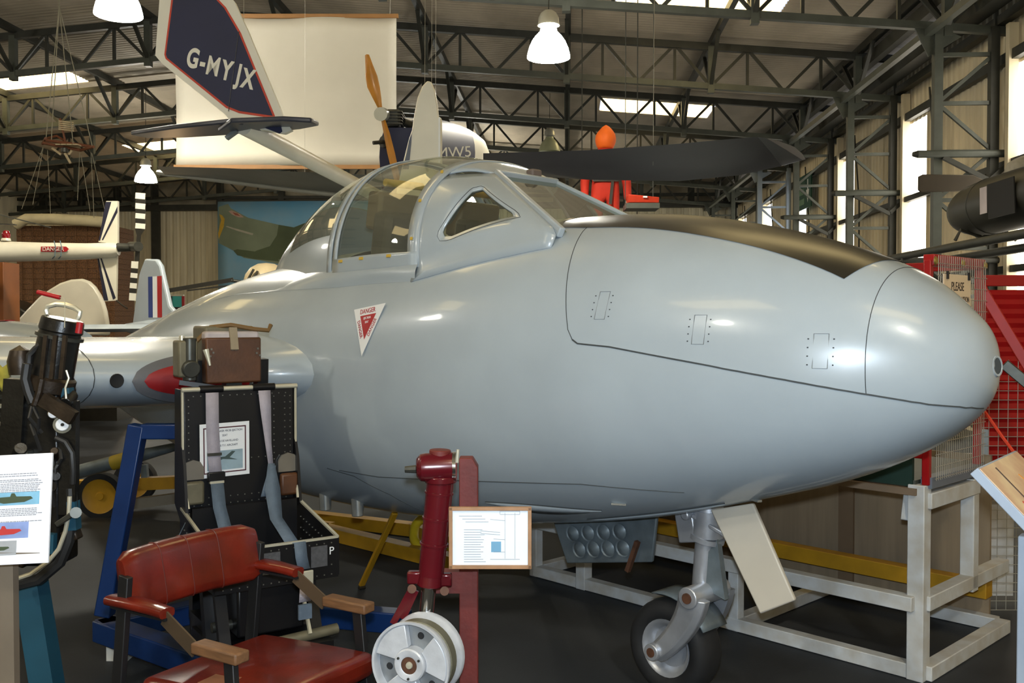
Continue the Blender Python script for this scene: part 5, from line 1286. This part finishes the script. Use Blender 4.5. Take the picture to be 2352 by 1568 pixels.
MB().tube([h3(862, 455, 9.6), h3(700, 438, 9.8), h3(520, 415, 10.1), h3(365, 396, 10.3)], .055, 8, flat=.03).build('wing_spar_tube', mat('pale_spar', '#aaa698', .5), MLT)
MB().bar(h3(890, 435, 9.1), h3(1120, 385, 8.8), .25, .04).build('wing_centre', m_mpur, MLT)
# pod and engine
rings = []
for i in range(13):
    t_ = i / 12; px_ = 900 + 225 * t_; d_ = 8.0 + 2.2 * t_ * .9; r_ = (.30 * math.sqrt(max(0.0, 1 - max(0, (t_ - .35) / .65) ** 2)) + .012) if t_ > .35 else .28 + .057 * t_
    c_ = h3(px_, 358 - 8 * math.sin(math.pi * t_), d_)
    rings.append([c_ + Vector((.5 * r_ * math.cos(a) * .8, -.2 * math.cos(a) * r_, r_ * math.sin(a) * 1.0)) for a in [2 * math.pi * k / 20 for k in range(20)]])
k0 = 9
pb = MB().loft(rings[:k0 + 1]).build('cabin_pod', m_mblue, MLT, ang=60); MB().loft(rings[k0:]).build('nose_cone', m_mwhite, MLT, ang=60)
text('pod_marking', 'MW5', .13, m_mwhite, pb, MX(h3(1043, 351, 8.2), (1, .0, .06), (.1, 0, 1)), ext=.002)
MB().box(h3(930, 340, 8.05), (.24, .3, .28)).build('engine_firewall', m_mblue, MLT); MB().box(h3(905, 275, 8.0), (.12, .2, .14)).build('engine_block', m_gun, MLT, bevel=.02)
for k in range(5): MB().box(h3(905, 262 + 7 * k, 8.0), (.16, .24, .008)).build('cooling_fin', m_gun, MLT)
MB().cyl(h3(925, 280, 8.0), h3(980, 300, 8.2), .035).build('exhaust', m_gun, MLT); MB().cyl(h3(880, 325, 7.95), h3(905, 330, 8.05), .05, .06).build('silencer', m_black, MLT); MB().cyl(h3(857, 328, 7.9), h3(882, 326, 7.95), .016).build('tail_pipe', m_black, MLT)
m_prop = mat('varnished_prop', '#c0822f', .3, 0, .2, 5, coat=.3)
def blade(pts, nm='propeller_blade'):
    rg = []
    for px, py, w in pts:
        c_ = h3(px, py, 7.78); rg.append([c_ + Vector((w, -.01, 0)), c_ + Vector((0, -.02, 0)), c_ + Vector((-w, .01, 0)), c_ + Vector((0, .015, 0))])
    return MB().loft(rg).build(nm, m_prop, MLT, ang=60)
blade([(843, 126, .018), (848, 150, .032), (853, 175, .05), (858, 200, .052), (866, 225, .036), (873, 248, .018)]); blade([(880, 275, .018), (888, 305, .026), (898, 350, .032), (906, 385, .03), (914, 420, .025)])
MB().cyl(h3(874, 262, 7.72), h3(880, 263, 7.84), .055, n=14).build('propeller_hub', m_silver, MLT)
for px, py, dd in ((560, 285, 6.1), (1000, 330, 8.9), (700, 400, 9.3), (1500, 380, 7.9)):
    a_ = h3(px, py, dd); wld = C(*(a_ + MO2)); top = zroof(wld.x) - wld.z - .2
    MB().tube([a_, a_ + Vector((.02, .02, top))], .0015, 4).build('suspension_wire', m_wire, MLT)

# banner
BN = thing('projection_banner', 'large plain white banner with wooden rails hung from the roof', 'banner', K(658, 380, 12.0), TH)
wB, hB = 505 * 12 / 2200, 335 * 12 / 2200
g = [[Vector((-wB/2 + wB * i / 24, .02 * math.sin(i * .7) * (j / 12) + .025 * math.sin(i * .35 + j * .4) , hB * j / 12)) for i in range(25)] for j in range(13)]
MB().sheet(g).build('cloth', mat('banner_cloth', '#bdb9ac', .7, 0, .06, 1.5), BN, solid=.004, ang=80)
MB().box((0, 0, hB + .02), (wB + .05, .04, .05)).build('top_rail', mat('rail_wood', '#8a6236', .6), BN); MB().box((0, 0, -.02), (wB + .05, .04, .05)).build('bottom_rail', mat('rail_wood', '#8a6236'), BN)
for x_ in (-wB/2 + .1, wB/2 - .08):
    w0 = C(*(Vector((0, 0, 0)))) ; MB().tube([(x_, 0, hB + .04), (x_ + .05, 0, hB + 2.0)], .004, 5).build('hanging_wire', m_wire, BN)

# tall white fin behind the canopy
WFO = kc(968, 420, 7.0); WFN = thing('white_tail_fin', 'tall white round-topped tail fin with a grey stripe behind the canopy', 'tail fin', C(WFO.x, WFO.y, 0), TH)
def w3(px, py): return kc(px, py, 7.0) - Vector((WFO.x, WFO.y, 0))
out = [(905, 470), (925, 380), (940, 320), (947, 300), (952, 265), (960, 225), (970, 200), (982, 187), (992, 190), (1000, 210), (1006, 245), (1008, 270), (1015, 272), (1016, 470)]
P = [w3(*p) for p in out]; n = len(P)
rg = [[p + Vector((0, y_, 0)) for p in P] for y_ in (-.03, .03)]
MB().loft(rg).build('fin', m_mwhite, WFN, bevel=.012); P2 = [w3(*p) + Vector((0, -.034, 0)) for p in ((926, 390), (936, 350), (941, 322), (947, 308), (946, 330), (940, 390))]
MB().add(P2, [tuple(range(6))]).build('grey_stripe', mat('stripe_grey', '#59606e', .5), WFN)
MB().bar(w3(1010, 272) + Vector((0, -.035, 0)), w3(1010, 470) + Vector((0, -.035, 0)), .018, .012).build('rudder_post', m_white, WFN)
b0 = w3(982, 187); wz0 = C(WFO.x, WFO.y, 0)
for dx in (0, .05): MB().tube([b0 + Vector((dx - .02, 0, -.03)), Vector((b0.x + dx, 0, zroof(wz0.x) - .15))], .0012, 4).build('hanging_wire', m_wire, WFN)

# =================================================================== ORANGE-SUITED DUMMY
DO = K(1390, 577, 13.5); PF = thing('hung_platform', 'grey hung platform under the orange-suited figure', 'shelf', DO, TH)
MB().box((.1, .1, -.05), (.9, .7, .10)).build('deck', m_steel2, PF)
for x_ in (-.3, .5): MB().tube([(x_, .4, 0), (x_, .4, zroof(DO.x) - DO.z - .1)], .008, 6).build('hanger', m_steel, PF)
m_suit = mat('immersion_suit_orange', '#b3260e', .8, 0, .15, 5); m_hood = mat('orange_hood', '#f06a12', .7, 0, .08, 6)
PN = thing('person', 'figure in a red-orange suit and bright orange hood seen from behind, standing', 'person', DO, TH)
PN.scale = (1.16, 1.16, 1.16)
me = bpy.data.meshes.new('body')
J = [(0, 0, .78), (0, 0, .95), (0, 0, 1.13), (.0, 0, 1.22), (0, .01, 1.30), (-.19, 0, 1.10), (-.25, .02, .85), (-.25, -.04, .62), (.19, 0, 1.10), (.26, .02, .85), (.27, -.04, .60), (-.10, 0, .68), (-.10, .02, .35), (-.10, .0, .05), (.10, 0, .68), (.10, .02, .35), (.10, 0, .05), (-.10, .10, .03), (.10, .10, .03)]
Ed = [(0, 1), (1, 2), (2, 3), (3, 4), (2, 5), (5, 6), (6, 7), (2, 8), (8, 9), (9, 10), (0, 11), (11, 12), (12, 13), (0, 14), (14, 15), (15, 16), (13, 17), (16, 18)]
Rr = [.16, .15, .17, .09, .08, .095, .075, .06, .095, .075, .06, .115, .09, .07, .115, .09, .07, .045, .045]
me.from_pydata(J, Ed, []); body = obj('suited_body', me, m_suit, PN)
md = body.modifiers.new('skin', 'SKIN'); md.use_smooth_shade = True
for i, r_ in enumerate(Rr): me.skin_vertices[0].data[i].radius = (r_, r_ * .8)
me.skin_vertices[0].data[0].use_root = True
md = body.modifiers.new('sub', 'SUBSURF'); md.levels = 2; md.render_levels = 2
body.scale = (1.0, 1.0, 1.0)
hd = []
for i in range(13):
    t_ = i / 12; z_ = 1.24 + .285 * t_; r_ = .125 * (math.sin(math.pi * min(1, .18 + t_ * .82)) ** .6) * (1 - .25 * max(0, t_ - .6) / .4) + .008
    hd.append([Vector((r_ * math.cos(a) * .95 + .008 * t_, r_ * math.sin(a) * 1.1 + .015, z_)) for a in [2 * math.pi * k / 16 for k in range(16)]])
MB().loft(hd).build('hood', m_hood, PN, ang=70)
fc = MB().lathe([(0, .02), (.05, .015), (.075, 0)], 16, frame((0, .125, 1.39), (0, .3, 1.39))).build('face', mat('dummy_skin', '#c69a7d', .6), PN)
for x_ in (-.03, .03): MB().box((x_, .142, 1.405), (.02, .006, .008)).build('eye', m_dark, fc)
MB().box((0, .148, 1.385), (.015, .02, .03)).build('nose', mat('dummy_skin', '#c69a7d'), fc, bevel=.004); MB().box((0, .142, 1.36), (.035, .006, .008)).build('mouth', m_redp, fc)
for sx_ in (-1, 1):
    hx = -.25 if sx_ < 0 else .27
    hnd = MB().box((hx, -.045, .575), (.05, .03, .07)).build('hand', mat('dummy_glove', '#a88f7a', .7), PN, bevel=.008)
    for f in range(4): MB().tube([(hx - .018 + .012 * f, -.045, .545), (hx - .018 + .012 * f, -.052, .52), (hx - .018 + .012 * f, -.045, .50 - .004 * (f in (1, 2)))], .0055, 6).build('finger', mat('dummy_glove', '#a88f7a'), hnd)
    MB().tube([(hx - sx_ * .024, -.05, .59), (hx - sx_ * .036, -.06, .565), (hx - sx_ * .034, -.06, .545)], .0065, 6).build('thumb', mat('dummy_glove', '#a88f7a'), hnd)
MB().box((.06, -.145, .70), (.035, .012, .30), rot=(0, .1, 0)).build('harness_strap', m_black, PN); MB().box((0, -.128, .84), (.32, .02, .03)).build('belt', m_black, PN)
LS = K(1472, 468, 12.9); SH = thing('hung_shelf', 'narrow grey shelf carrying the orange litter beside the suited figure', 'shelf', LS, TH)
MB().box((.01, .05, -.04), (.44, .4, .07)).build('plank', m_steel2, SH)
for x_ in (-.18, .2): MB().tube([(x_, .25, 0), (x_, .25, zroof(LS.x) - LS.z - .1)], .006, 6).build('hanger', m_steel, SH)
BT = thing('rescue_litter', 'flat red-orange rescue litter on the shelf beside the suited figure', 'stretcher', LS, TH)
BT.scale = (.55, .7, .85); BT.location = LS - C(.06, 0, 0)
rg = []
for i in range(9):
    t_ = i / 8; x_ = -.22 + .75 * t_; h_ = .13 - .04 * t_; w__ = .2 * (1 - .3 * t_ * t_)
    rg.append([Vector((x_, -w__, h_)), Vector((x_, w__, h_)), Vector((x_, w__ * .8, .005)), Vector((x_, -w__ * .8, .005))])
MB().loft(rg).build('litter_shell', mat('litter_orange', '#b8300f', .6), BT, bevel=.01); MB().box((.18, -.19, .09), (.1, .02, .025)).build('white_label', m_white, BT)

# =================================================================== LEFT BACKGROUND
HCO = kc(150, 578, 11.7); HC = thing('helicopter_tail', 'white helicopter tail boom with striped tail rotor and dark-striped fin', 'helicopter', C(HCO.x, HCO.y, 0), TH)
def c3(px, py, d=11.7): return kc(px, py, d) - Vector((HCO.x, HCO.y, 0))
m_hw = mat('helicopter_white', '#d6d0bd', .35, 0, .06, 4, coat=.2)
bm_ = MB().tube([c3(-700, 565, 10.4), c3(-300, 575, 11.0), c3(0, 578), c3(100, 578), c3(200, 577), c3(262, 574), c3(272, 573)], [.30, .20, .128, .112, .098, .09, .07], 18).build('tail_boom', m_hw, HC, ang=60)
def ppoly(pts, d, th, nm, m, par, off=0.0):
    P = [c3(px, py, d) + Vector((0, off, 0)) for px, py in pts]; n = len(P)
    return MB().add([p + Vector((0, -th/2, 0)) for p in P] + [p + Vector((0, th/2, 0)) for p in P], [tuple(range(n)), tuple(range(2*n-1, n-1, -1))] + [(i, n+i, n+(i+1) % n, (i+1) % n) for i in range(n)]).build(nm, m, par or HC)
fu = ppoly([(228, 556), (246, 462), (272, 462), (272, 560)], 11.75, .05, 'upper_fin', m_hw, None); fl_ = ppoly([(224, 585), (270, 585), (268, 690), (242, 692)], 11.75, .05, 'lower_fin', m_hw, None)
m_navy = mat('stripe_navy', '#16162c', .5)
ppoly([(229, 553), (245, 464), (258, 464), (232, 553)], 11.75, .002, 'stripe', m_navy, fu, -.028); ppoly([(236, 551), (272, 474), (272, 488), (239, 552)], 11.75, .002, 'stripe', m_navy, fu, -.028)
ppoly([(225, 587), (241, 690), (251, 690), (228, 587)], 11.75, .002, 'stripe', m_navy, fl_, -.028); ppoly([(231, 588), (262, 688), (268, 684), (234, 588)], 11.75, .002, 'stripe', m_navy, fl_, -.028)
MB().cyl(c3(270, 568), c3(312, 568), .055, .045, 12).build('gearbox', m_gun, HC); MB().cyl(c3(300, 566, 11.75), c3(318, 566, 11.6), .06, n=14).build('rotor_hub', m_gun, HC)
for k, (y0, y1, mm) in enumerate(((443, 457, 1), (457, 467, 0), (467, 480, 1), (480, 490, 0), (490, 502, 1), (502, 513, 0), (513, 525, 1))):
    MB().bar(c3(323, y0, 11.62), c3(322, y1, 11.62), .118, .012, up=(0, 1, 0)).build('rotor_band', m_mwhite if mm else m_black, HC)
MB().loft([[c3(310, 525, 11.62), c3(334, 525, 11.62), c3(334, 525, 11.64), c3(310, 525, 11.64)], [c3(314, 540, 11.62), c3(324, 540, 11.62), c3(324, 540, 11.64), c3(314, 540, 11.64)], [c3(309, 600, 11.62), c3(320, 600, 11.62), c3(320, 600, 11.64), c3(309, 600, 11.64)]]).build('rotor_root', m_black, HC)
for k, (y0, y1, mm) in enumerate(((600, 616, 1), (616, 627, 0), (627, 638, 1), (638, 650, 0), (650, 662, 1), (662, 673, 0), (673, 690, 1))):
    MB().bar(c3(310 - k * .8, y0, 11.62), c3(309 - k * .8, y1, 11.62), .082, .012, up=(0, 1, 0)).build('rotor_band', m_mwhite if mm else m_black, HC)
dg = ppoly([(94, 566), (152, 566), (158, 571.5), (152, 578), (94, 578)], 11.58, .003, 'danger_arrow', m_redp, bm_)
text('danger_text', 'DANGER', .068, m_mwhite, dg, MX(c3(122, 572, 11.57), (1, 0, 0), (0, 0, 1)), sx=.95, ext=.002)
MB().cyl(c3(14, 553), c3(14, 547), .06, .05).build('beacon_base', m_hw, HC); MB().lathe([(.045, 0), (.05, .05), (.03, .09), (0, .1)], 14, Matrix.Translation(c3(14, 547))).build('red_beacon', mat('beacon_red', '#7c0a16', .2), HC)
for x_ in (124, 138): MB().tube([c3(x_, 553, 11.56), c3(x_ + 3, 565, 11.53), c3(x_ + 2, 588, 11.55), c3(x_ - 4, 594, 11.65)], .006, 6).build('tie_cord', mat('blue_cord', '#5d7680', .7), bm_)
MB().tube([c3(268, 690, 11.7), c3(280, 700, 11.6), c3(292, 708, 11.5)], .01, 5).build('stinger', m_black, HC)
for px_ in (-500, -150): b0 = c3(px_, 620, 10.9); MB().bar(b0, Vector((b0.x, b0.y, 0)), .08).build('support_leg', m_steel2, HC)
for a_, b_ in (((-150, 455), (115, 522)), ((-200, 505), (36, 516))): MB().bar(c3(*a_, 11.3), c3(*b_, 11.3), .05, .012).build('main_rotor_blade', m_gun, HC)
MB().tube([c3(-200, 505, 11.0), c3(-300, 540, 11.0), c3(-300, 570, 11.0)], .04, 6).build('rotor_mast', m_gun, HC)
# wicker basket panel with white top pad
WKO = kc(150, 680, 15.0); WK = thing('wicker_basket', 'tall brown wicker balloon basket with padded cream rim', 'basket', C(WKO.x, WKO.y, 0), TH)
def k3_(px, py, d=15.0): return kc(px, py, d) - Vector((WKO.x, WKO.y, 0))
m_wick = mat('wicker', '#7d5530', .8, 0, .35, 60, .6, 60, col2='#3f2a18')
xa, xb = k3_(38, 600).x, k3_(262, 600).x; zt2 = k3_(100, 518).z
nb = 26
for i in range(nb):
    z0 = .9 + (zt2 - .9) * i / nb; MB().box(((xa + xb) / 2, .4, z0 + (zt2 - .9) / nb / 2), (xb - xa, .8 - .01 * (i % 2), (zt2 - .9) / nb * .985)).build('woven_course', m_wick, WK, bevel=.004)
for i in range(9): MB().cyl((xa + (xb - xa) * (i + .5) / 9, -.012, .9), (xa + (xb - xa) * (i + .5) / 9, -.012, zt2), .010, n=6).build('upright_cane', m_wick, WK)
MB().tube([k3_(36, 516, 14.9), k3_(60, 503, 14.9), k3_(120, 503, 14.9), k3_(200, 507, 14.9), k3_(262, 512, 14.9)], .085, 12).build('rim_pad', mat('rim_cream', '#d6c9a2', .6), WK); MB().tube([k3_(36, 514, 15.8), k3_(262, 514, 15.8)], .085, 10).build('rim_pad', mat('rim_cream', '#d6c9a2'), WK)
MB().box(((xa + xb) / 2, .4, .45), (xb - xa, .7, .9)).build('shade_stand', m_black, WK)  # black box under the basket, stands in for the shade below the wing
# white rounded rudder of another aircraft
WRO = kc(150, 700, 13.0); WRD = thing('white_rudder', 'broad white rounded tail rudder behind the tailplane at left', 'rudder', C(WRO.x, WRO.y, 0), TH)
P = [kc(px, py, 13.0) - Vector((WRO.x, WRO.y, 0)) for px, py in ((20, 770), (40, 738), (65, 710), (92, 682), (115, 665), (140, 650), (165, 642), (190, 640), (207, 646), (220, 658), (232, 677), (240, 695), (246, 715), (250, 740), (252, 770))]
MB().loft([[p + Vector((0, y_, 0)) for p in P] for y_ in (-.05, .05)]).build('rudder_blade', m_hw, WRD, bevel=.03)
zb_ = P[0].z; MB().box((P[0].x + .2, 0, zb_ / 2), (.12, .12, zb_)).build('pedestal', m_black, WRD); MB().box((P[0].x + .2, 0, .02), (.6, .5, .04)).build('pedestal_foot', m_black, WRD)
MB().tube([kc(-80, 752, 13.0) - Vector((WRO.x, WRO.y, 0)), kc(330, 752, 13.0) - Vector((WRO.x, WRO.y, 0))], .05, 8, flat=.03).build('stabiliser', m_hw, WRD)
# orange-brown cabinet and black chair back at the left edge
CBO = kc(-10, 680, 12.1); CB = thing('brown_cabinet', 'orange-brown wooden cabinet end at the left edge', 'cabinet', C(CBO.x, CBO.y, 0), TH)
hz = kc(10, 598, 12.1).z - .02; MB().box((-.32, .2, hz / 2), (.84, .4, hz)).build('carcass', mat('orange_wood', '#8a4f22', .5, 0, .2, 3), CB, bevel=.006); MB().box((-.35, -.005, hz * .5), (.78, .02, hz * .94)).build('door', mat('orange_wood', '#8a4f22'), CB); MB().cyl((.0, -.02, hz * .6), (.0, -.05, hz * .6), .015).build('knob', m_edge, CB)
SKO = kc(60, 705, 13.8); SK = thing('dark_cover', 'black rounded cover beside the white rudder', 'cover', C(SKO.x, SKO.y, 0), TH)
P = [kc(px, py, 13.8) - Vector((SKO.x, SKO.y, 0)) for px, py in ((-60, 745), (-60, 690), (14, 686), (35, 690), (60, 700), (85, 716), (100, 745))]
MB().loft([[p + Vector((0, y_, 0)) for p in P] for y_ in (-.3, .3)]).build('cover_shell', m_black, SK, bevel=.03); MB().box((-.2, 0, P[0].z / 2), (.5, .5, P[0].z)).build('cover_base', m_black, SK)
# another aircraft's pale nose cowling with rotor blades
CDO = kc(600, 650, 13.0); CD_ = thing('cream_cowling', 'cream domed aircraft cowling showing behind the jet spine', 'cowling', C(CDO.x, CDO.y, 0), TH)
def d3(px, py, d=13.0): return kc(px, py, d) - Vector((CDO.x, CDO.y, 0))
dm = mat('cowl_cream', '#c9b894', .4, 0, .06)
cc_ = d3(612, 660); MB().lathe([(0, .34), (.12, .325), (.22, .27), (.29, .18), (.33, .05), (.33, -.6), (.3, -.65)], 26, Matrix.Translation(cc_) @ Matrix.Diagonal((.95, 1, .98, 1)), False, True).build('dome', dm, CD_, ang=60)
for (a_, b_) in (((558, 662), (583, 618)), ((573, 660), (592, 622))): MB().bar(d3(*a_, 12.68), d3(*b_, 12.68), .05, .02).build('window_frame', m_gun, CD_)
MB().box((cc_.x, 0, (cc_.z - .6) / 2), (.5, .5, cc_.z - .6)).build('stand', m_steel2, CD_)
for a_, b_, w_ in (((388, 667), (536, 642), .055), ((430, 667), (560, 652), .02)): MB().bar(d3(*a_, 12.6), d3(*b_, 12.6), w_, .012, up=(0, 1, 0)).build('rotor_blade', m_black, CD_)
MB().cyl(d3(530, 644, 12.6), d3(580, 650, 12.8), .02).build('blade_root', m_gun, CD_)
# display case with turquoise panel, bulb lamp
TQO = kc(395, 720, 20.0); TQ = thing('turquoise_case', 'low display case with turquoise panel below the warm bulb', 'display case', C(TQO.x, TQO.y, 0), TH)
zq0, zq1 = kc(395, 705, 20).z, kc(395, 680, 20).z
for x_ in (-.11, .11): MB().box((x_, 0, (zq0 + zq1) / 2), (.2, .03, zq1 - zq0)).build('panel', mat('turquoise', '#3fb5ad', .5, 0, .1, 3), TQ)
MB().box((.24, 0, (zq0 + zq1) / 2), (.05, .05, zq1 - zq0)).build('red_end', m_redp, TQ); MB().box((0, 0, zq1 + .02), (.5, .08, .03)).build('top_rail', m_hw, TQ); MB().box((0, .1, zq0 / 2), (.55, .4, zq0)).build('case_base', m_black, TQ); MB().bar((0, -.03, zq0), (0, -.03, zq1), .03).build('divider', m_black, TQ)
BLO = kc(375, 663, 28.0); BU = thing('wall_bulb', 'warm bare bulb glowing in front of the end wall', 'lamp', C(BLO.x, BLO.y, 0), TH)
MB().lathe([(0, -.09), (.06, -.07), (.09, 0), (.06, .07), (0, .09)], 16, Matrix.Translation((0, 0, BLO.z))).build('bulb', glow('warm_bulb', '#ffd9a0', 30), BU)
MB().cyl((0, .05, 0), (0, .05, BLO.z - .05), .03).build('lamp_pole', m_steel, BU); MB().box((0, .05, .02), (.4, .4, .04)).build('lamp_base', m_steel, BU)
l = bpy.data.lights.new('bulb_light', 'POINT'); l.energy = 120; l.color = (1, .62, .28); l.shadow_soft_size = .1; lo = bpy.data.objects.new('bulb_light', l); COL.objects.link(lo); lo.parent = BU; lo.location = (0, -.12, BLO.z)
# painted backdrop on the end wall
PT = thing('painted_backdrop', 'large painted canvas of a camouflaged fighter against a blue sky', 'poster', (0, 0, 0))
def e3(px, py, dy=0.0):
    v = K(px, py, 1.0) - Vector((0, 0, EYE)); t_ = (YEND - .45 - dy * .4) / v.y; return Vector((v.x * t_, v.y * t_, EYE + v.z * t_))
c0, c1_ = e3(500, 463), e3(1000, 463); z1 = e3(500, 463).z
g = [[Vector((c0.x + (c1_.x - c0.x) * i / 20, YEND - .45 + .004 * math.sin(i * .8), z1 * (1 - j / 8) + .6 * j / 8)) for i in range(21)] for j in range(9)]
MB().sheet(g).build('canvas', mat('backdrop_sky', '#6aaed8', .7, 0, .2, .8, col2='#8fb5cc'), PT, solid=.01)
def paint(pts, nm, m, off): MB().add([e3(px, py, off) for px, py in pts], [tuple(range(len(pts)))]).build(nm, m, PT)
paint([(502, 475), (524, 468), (530, 478), (570, 500), (640, 516), (675, 522), (700, 512), (730, 530), (800, 545), (800, 640), (700, 622), (660, 610), (600, 598), (560, 592), (536, 575), (502, 558)], 'painted_fuselage', mat('paint_green', '#83907a', .8, 0, .25, .7), .04)
paint([(640, 516), (675, 522), (700, 512), (800, 545), (800, 620), (690, 598), (560, 590), (590, 575), (620, 565), (636, 540)], 'painted_camouflage', mat('paint_dark_green', '#59664c', .8, 0, .2, .7), .05)
paint([(536, 575), (545, 572), (590, 578), (640, 585), (640, 600), (580, 594), (545, 586)], 'painted_shadow', mat('paint_dark_green', '#3f4a32'), .055)
paint([(525, 485), (532, 483), (552, 492), (560, 499), (548, 499), (532, 492)], 'painted_roundel', mat('paint_pink', '#c9a89a', .8), .06); paint([(534, 487), (545, 490), (552, 496), (540, 494)], 'painted_roundel', mat('paint_red', '#a5604a', .8), .07)
paint([(504, 492), (510, 494), (516, 502), (514, 520), (502, 550), (501, 535), (508, 505)], 'painted_yellow_band', mat('paint_yellow', '#c9a53a', .8), .06)
paint([(518, 520), (522, 519), (582, 536), (580, 540), (545, 530)], 'painted_exhaust', mat('paint_pale', '#b9b5a5', .8), .06)
MB().box(((c0.x + c1_.x) / 2, YEND - .42, z1 + .02), (c1_.x - c0.x, .06, .06)).build('hanging_batten', m_steel, PT)

# hanging basket seat
HSO = K(150, 330, 14.0); HS = thing('suspended_basket_seat', 'small slatted seat frame hung by thin ropes below the roof', 'hanging seat', HSO, TH)
hs0 = kc(150, 330, 14.0)
def s3(px, py, d=14.0): return kc(px, py, d) - hs0
m_rope = mat('rope', '#8f8a78', .8); m_cane2 = mat('frame_cane', '#6e3f26', .5); m_slat = mat('pale_slat', '#b9a888', .6)
for a_, b_ in (((105, 322), (215, 337)), ((98, 328), (185, 345)), ((105, 318), (98, 330)), ((215, 337), (185, 345))): MB().cyl(s3(*a_, 13.9), s3(*b_, 14.1), .022, n=8).build('frame_tube', m_cane2, HS)
MB().tube([s3(108, 318, 14.2), s3(130, 312, 14.2), s3(150, 324, 14.2)], .018, 6).build('frame_tube', m_cane2, HS)
for k in range(5): MB().box(s3(152, 280 + 4.6 * k, 14.1), (.22, .015, .018), rot=(0, .12, 0)).build('back_slat', m_slat, HS)
MB().bar(s3(138, 272, 14.12), s3(150, 325, 14.1), .03, .02).build('back_post', m_cane2, HS)
for k in range(4): MB().box(s3(140 + 13 * k, 334, 14.0), (.07, .2, .015)).build('seat_slat', m_slat, HS)
for a_, b_ in (((120, 340), (140, 355)), ((148, 350), (162, 375)), ((165, 345), (158, 355))): MB().cyl(s3(*a_), s3(*b_), .018, n=6).build('hanging_strut', m_slat, HS)
MB().lathe([(0, -.05), (.05, -.03), (.05, .03), (0, .05)], 10, Matrix.Translation(s3(148, 345))).build('engine_bundle', m_gun, HS)
apex = s3(136, 15, 14.0)
for px, py in ((105, 325), (118, 322), (168, 330), (212, 336)): MB().tube([s3(px, py), apex], .007, 5).build('rope', m_rope, HS)
wz_ = zroof(HSO.x) - HSO.z; MB().tube([apex, Vector((apex.x, apex.y, max(apex.z + .05, wz_)))], .009, 5).build('rope', m_rope, HS)
for (px, py), (qx, qy) in (((100, 335), (50, 480)), ((100, 335), (75, 470)), ((109, 345), (116, 490)), ((183, 350), (178, 460)), ((186, 355), (207, 485)), ((209, 350), (216, 500)), ((211, 352), (240, 480))): MB().tube([s3(px, py), s3(qx, qy)], .0045, 4).build('rope', m_rope, HS)
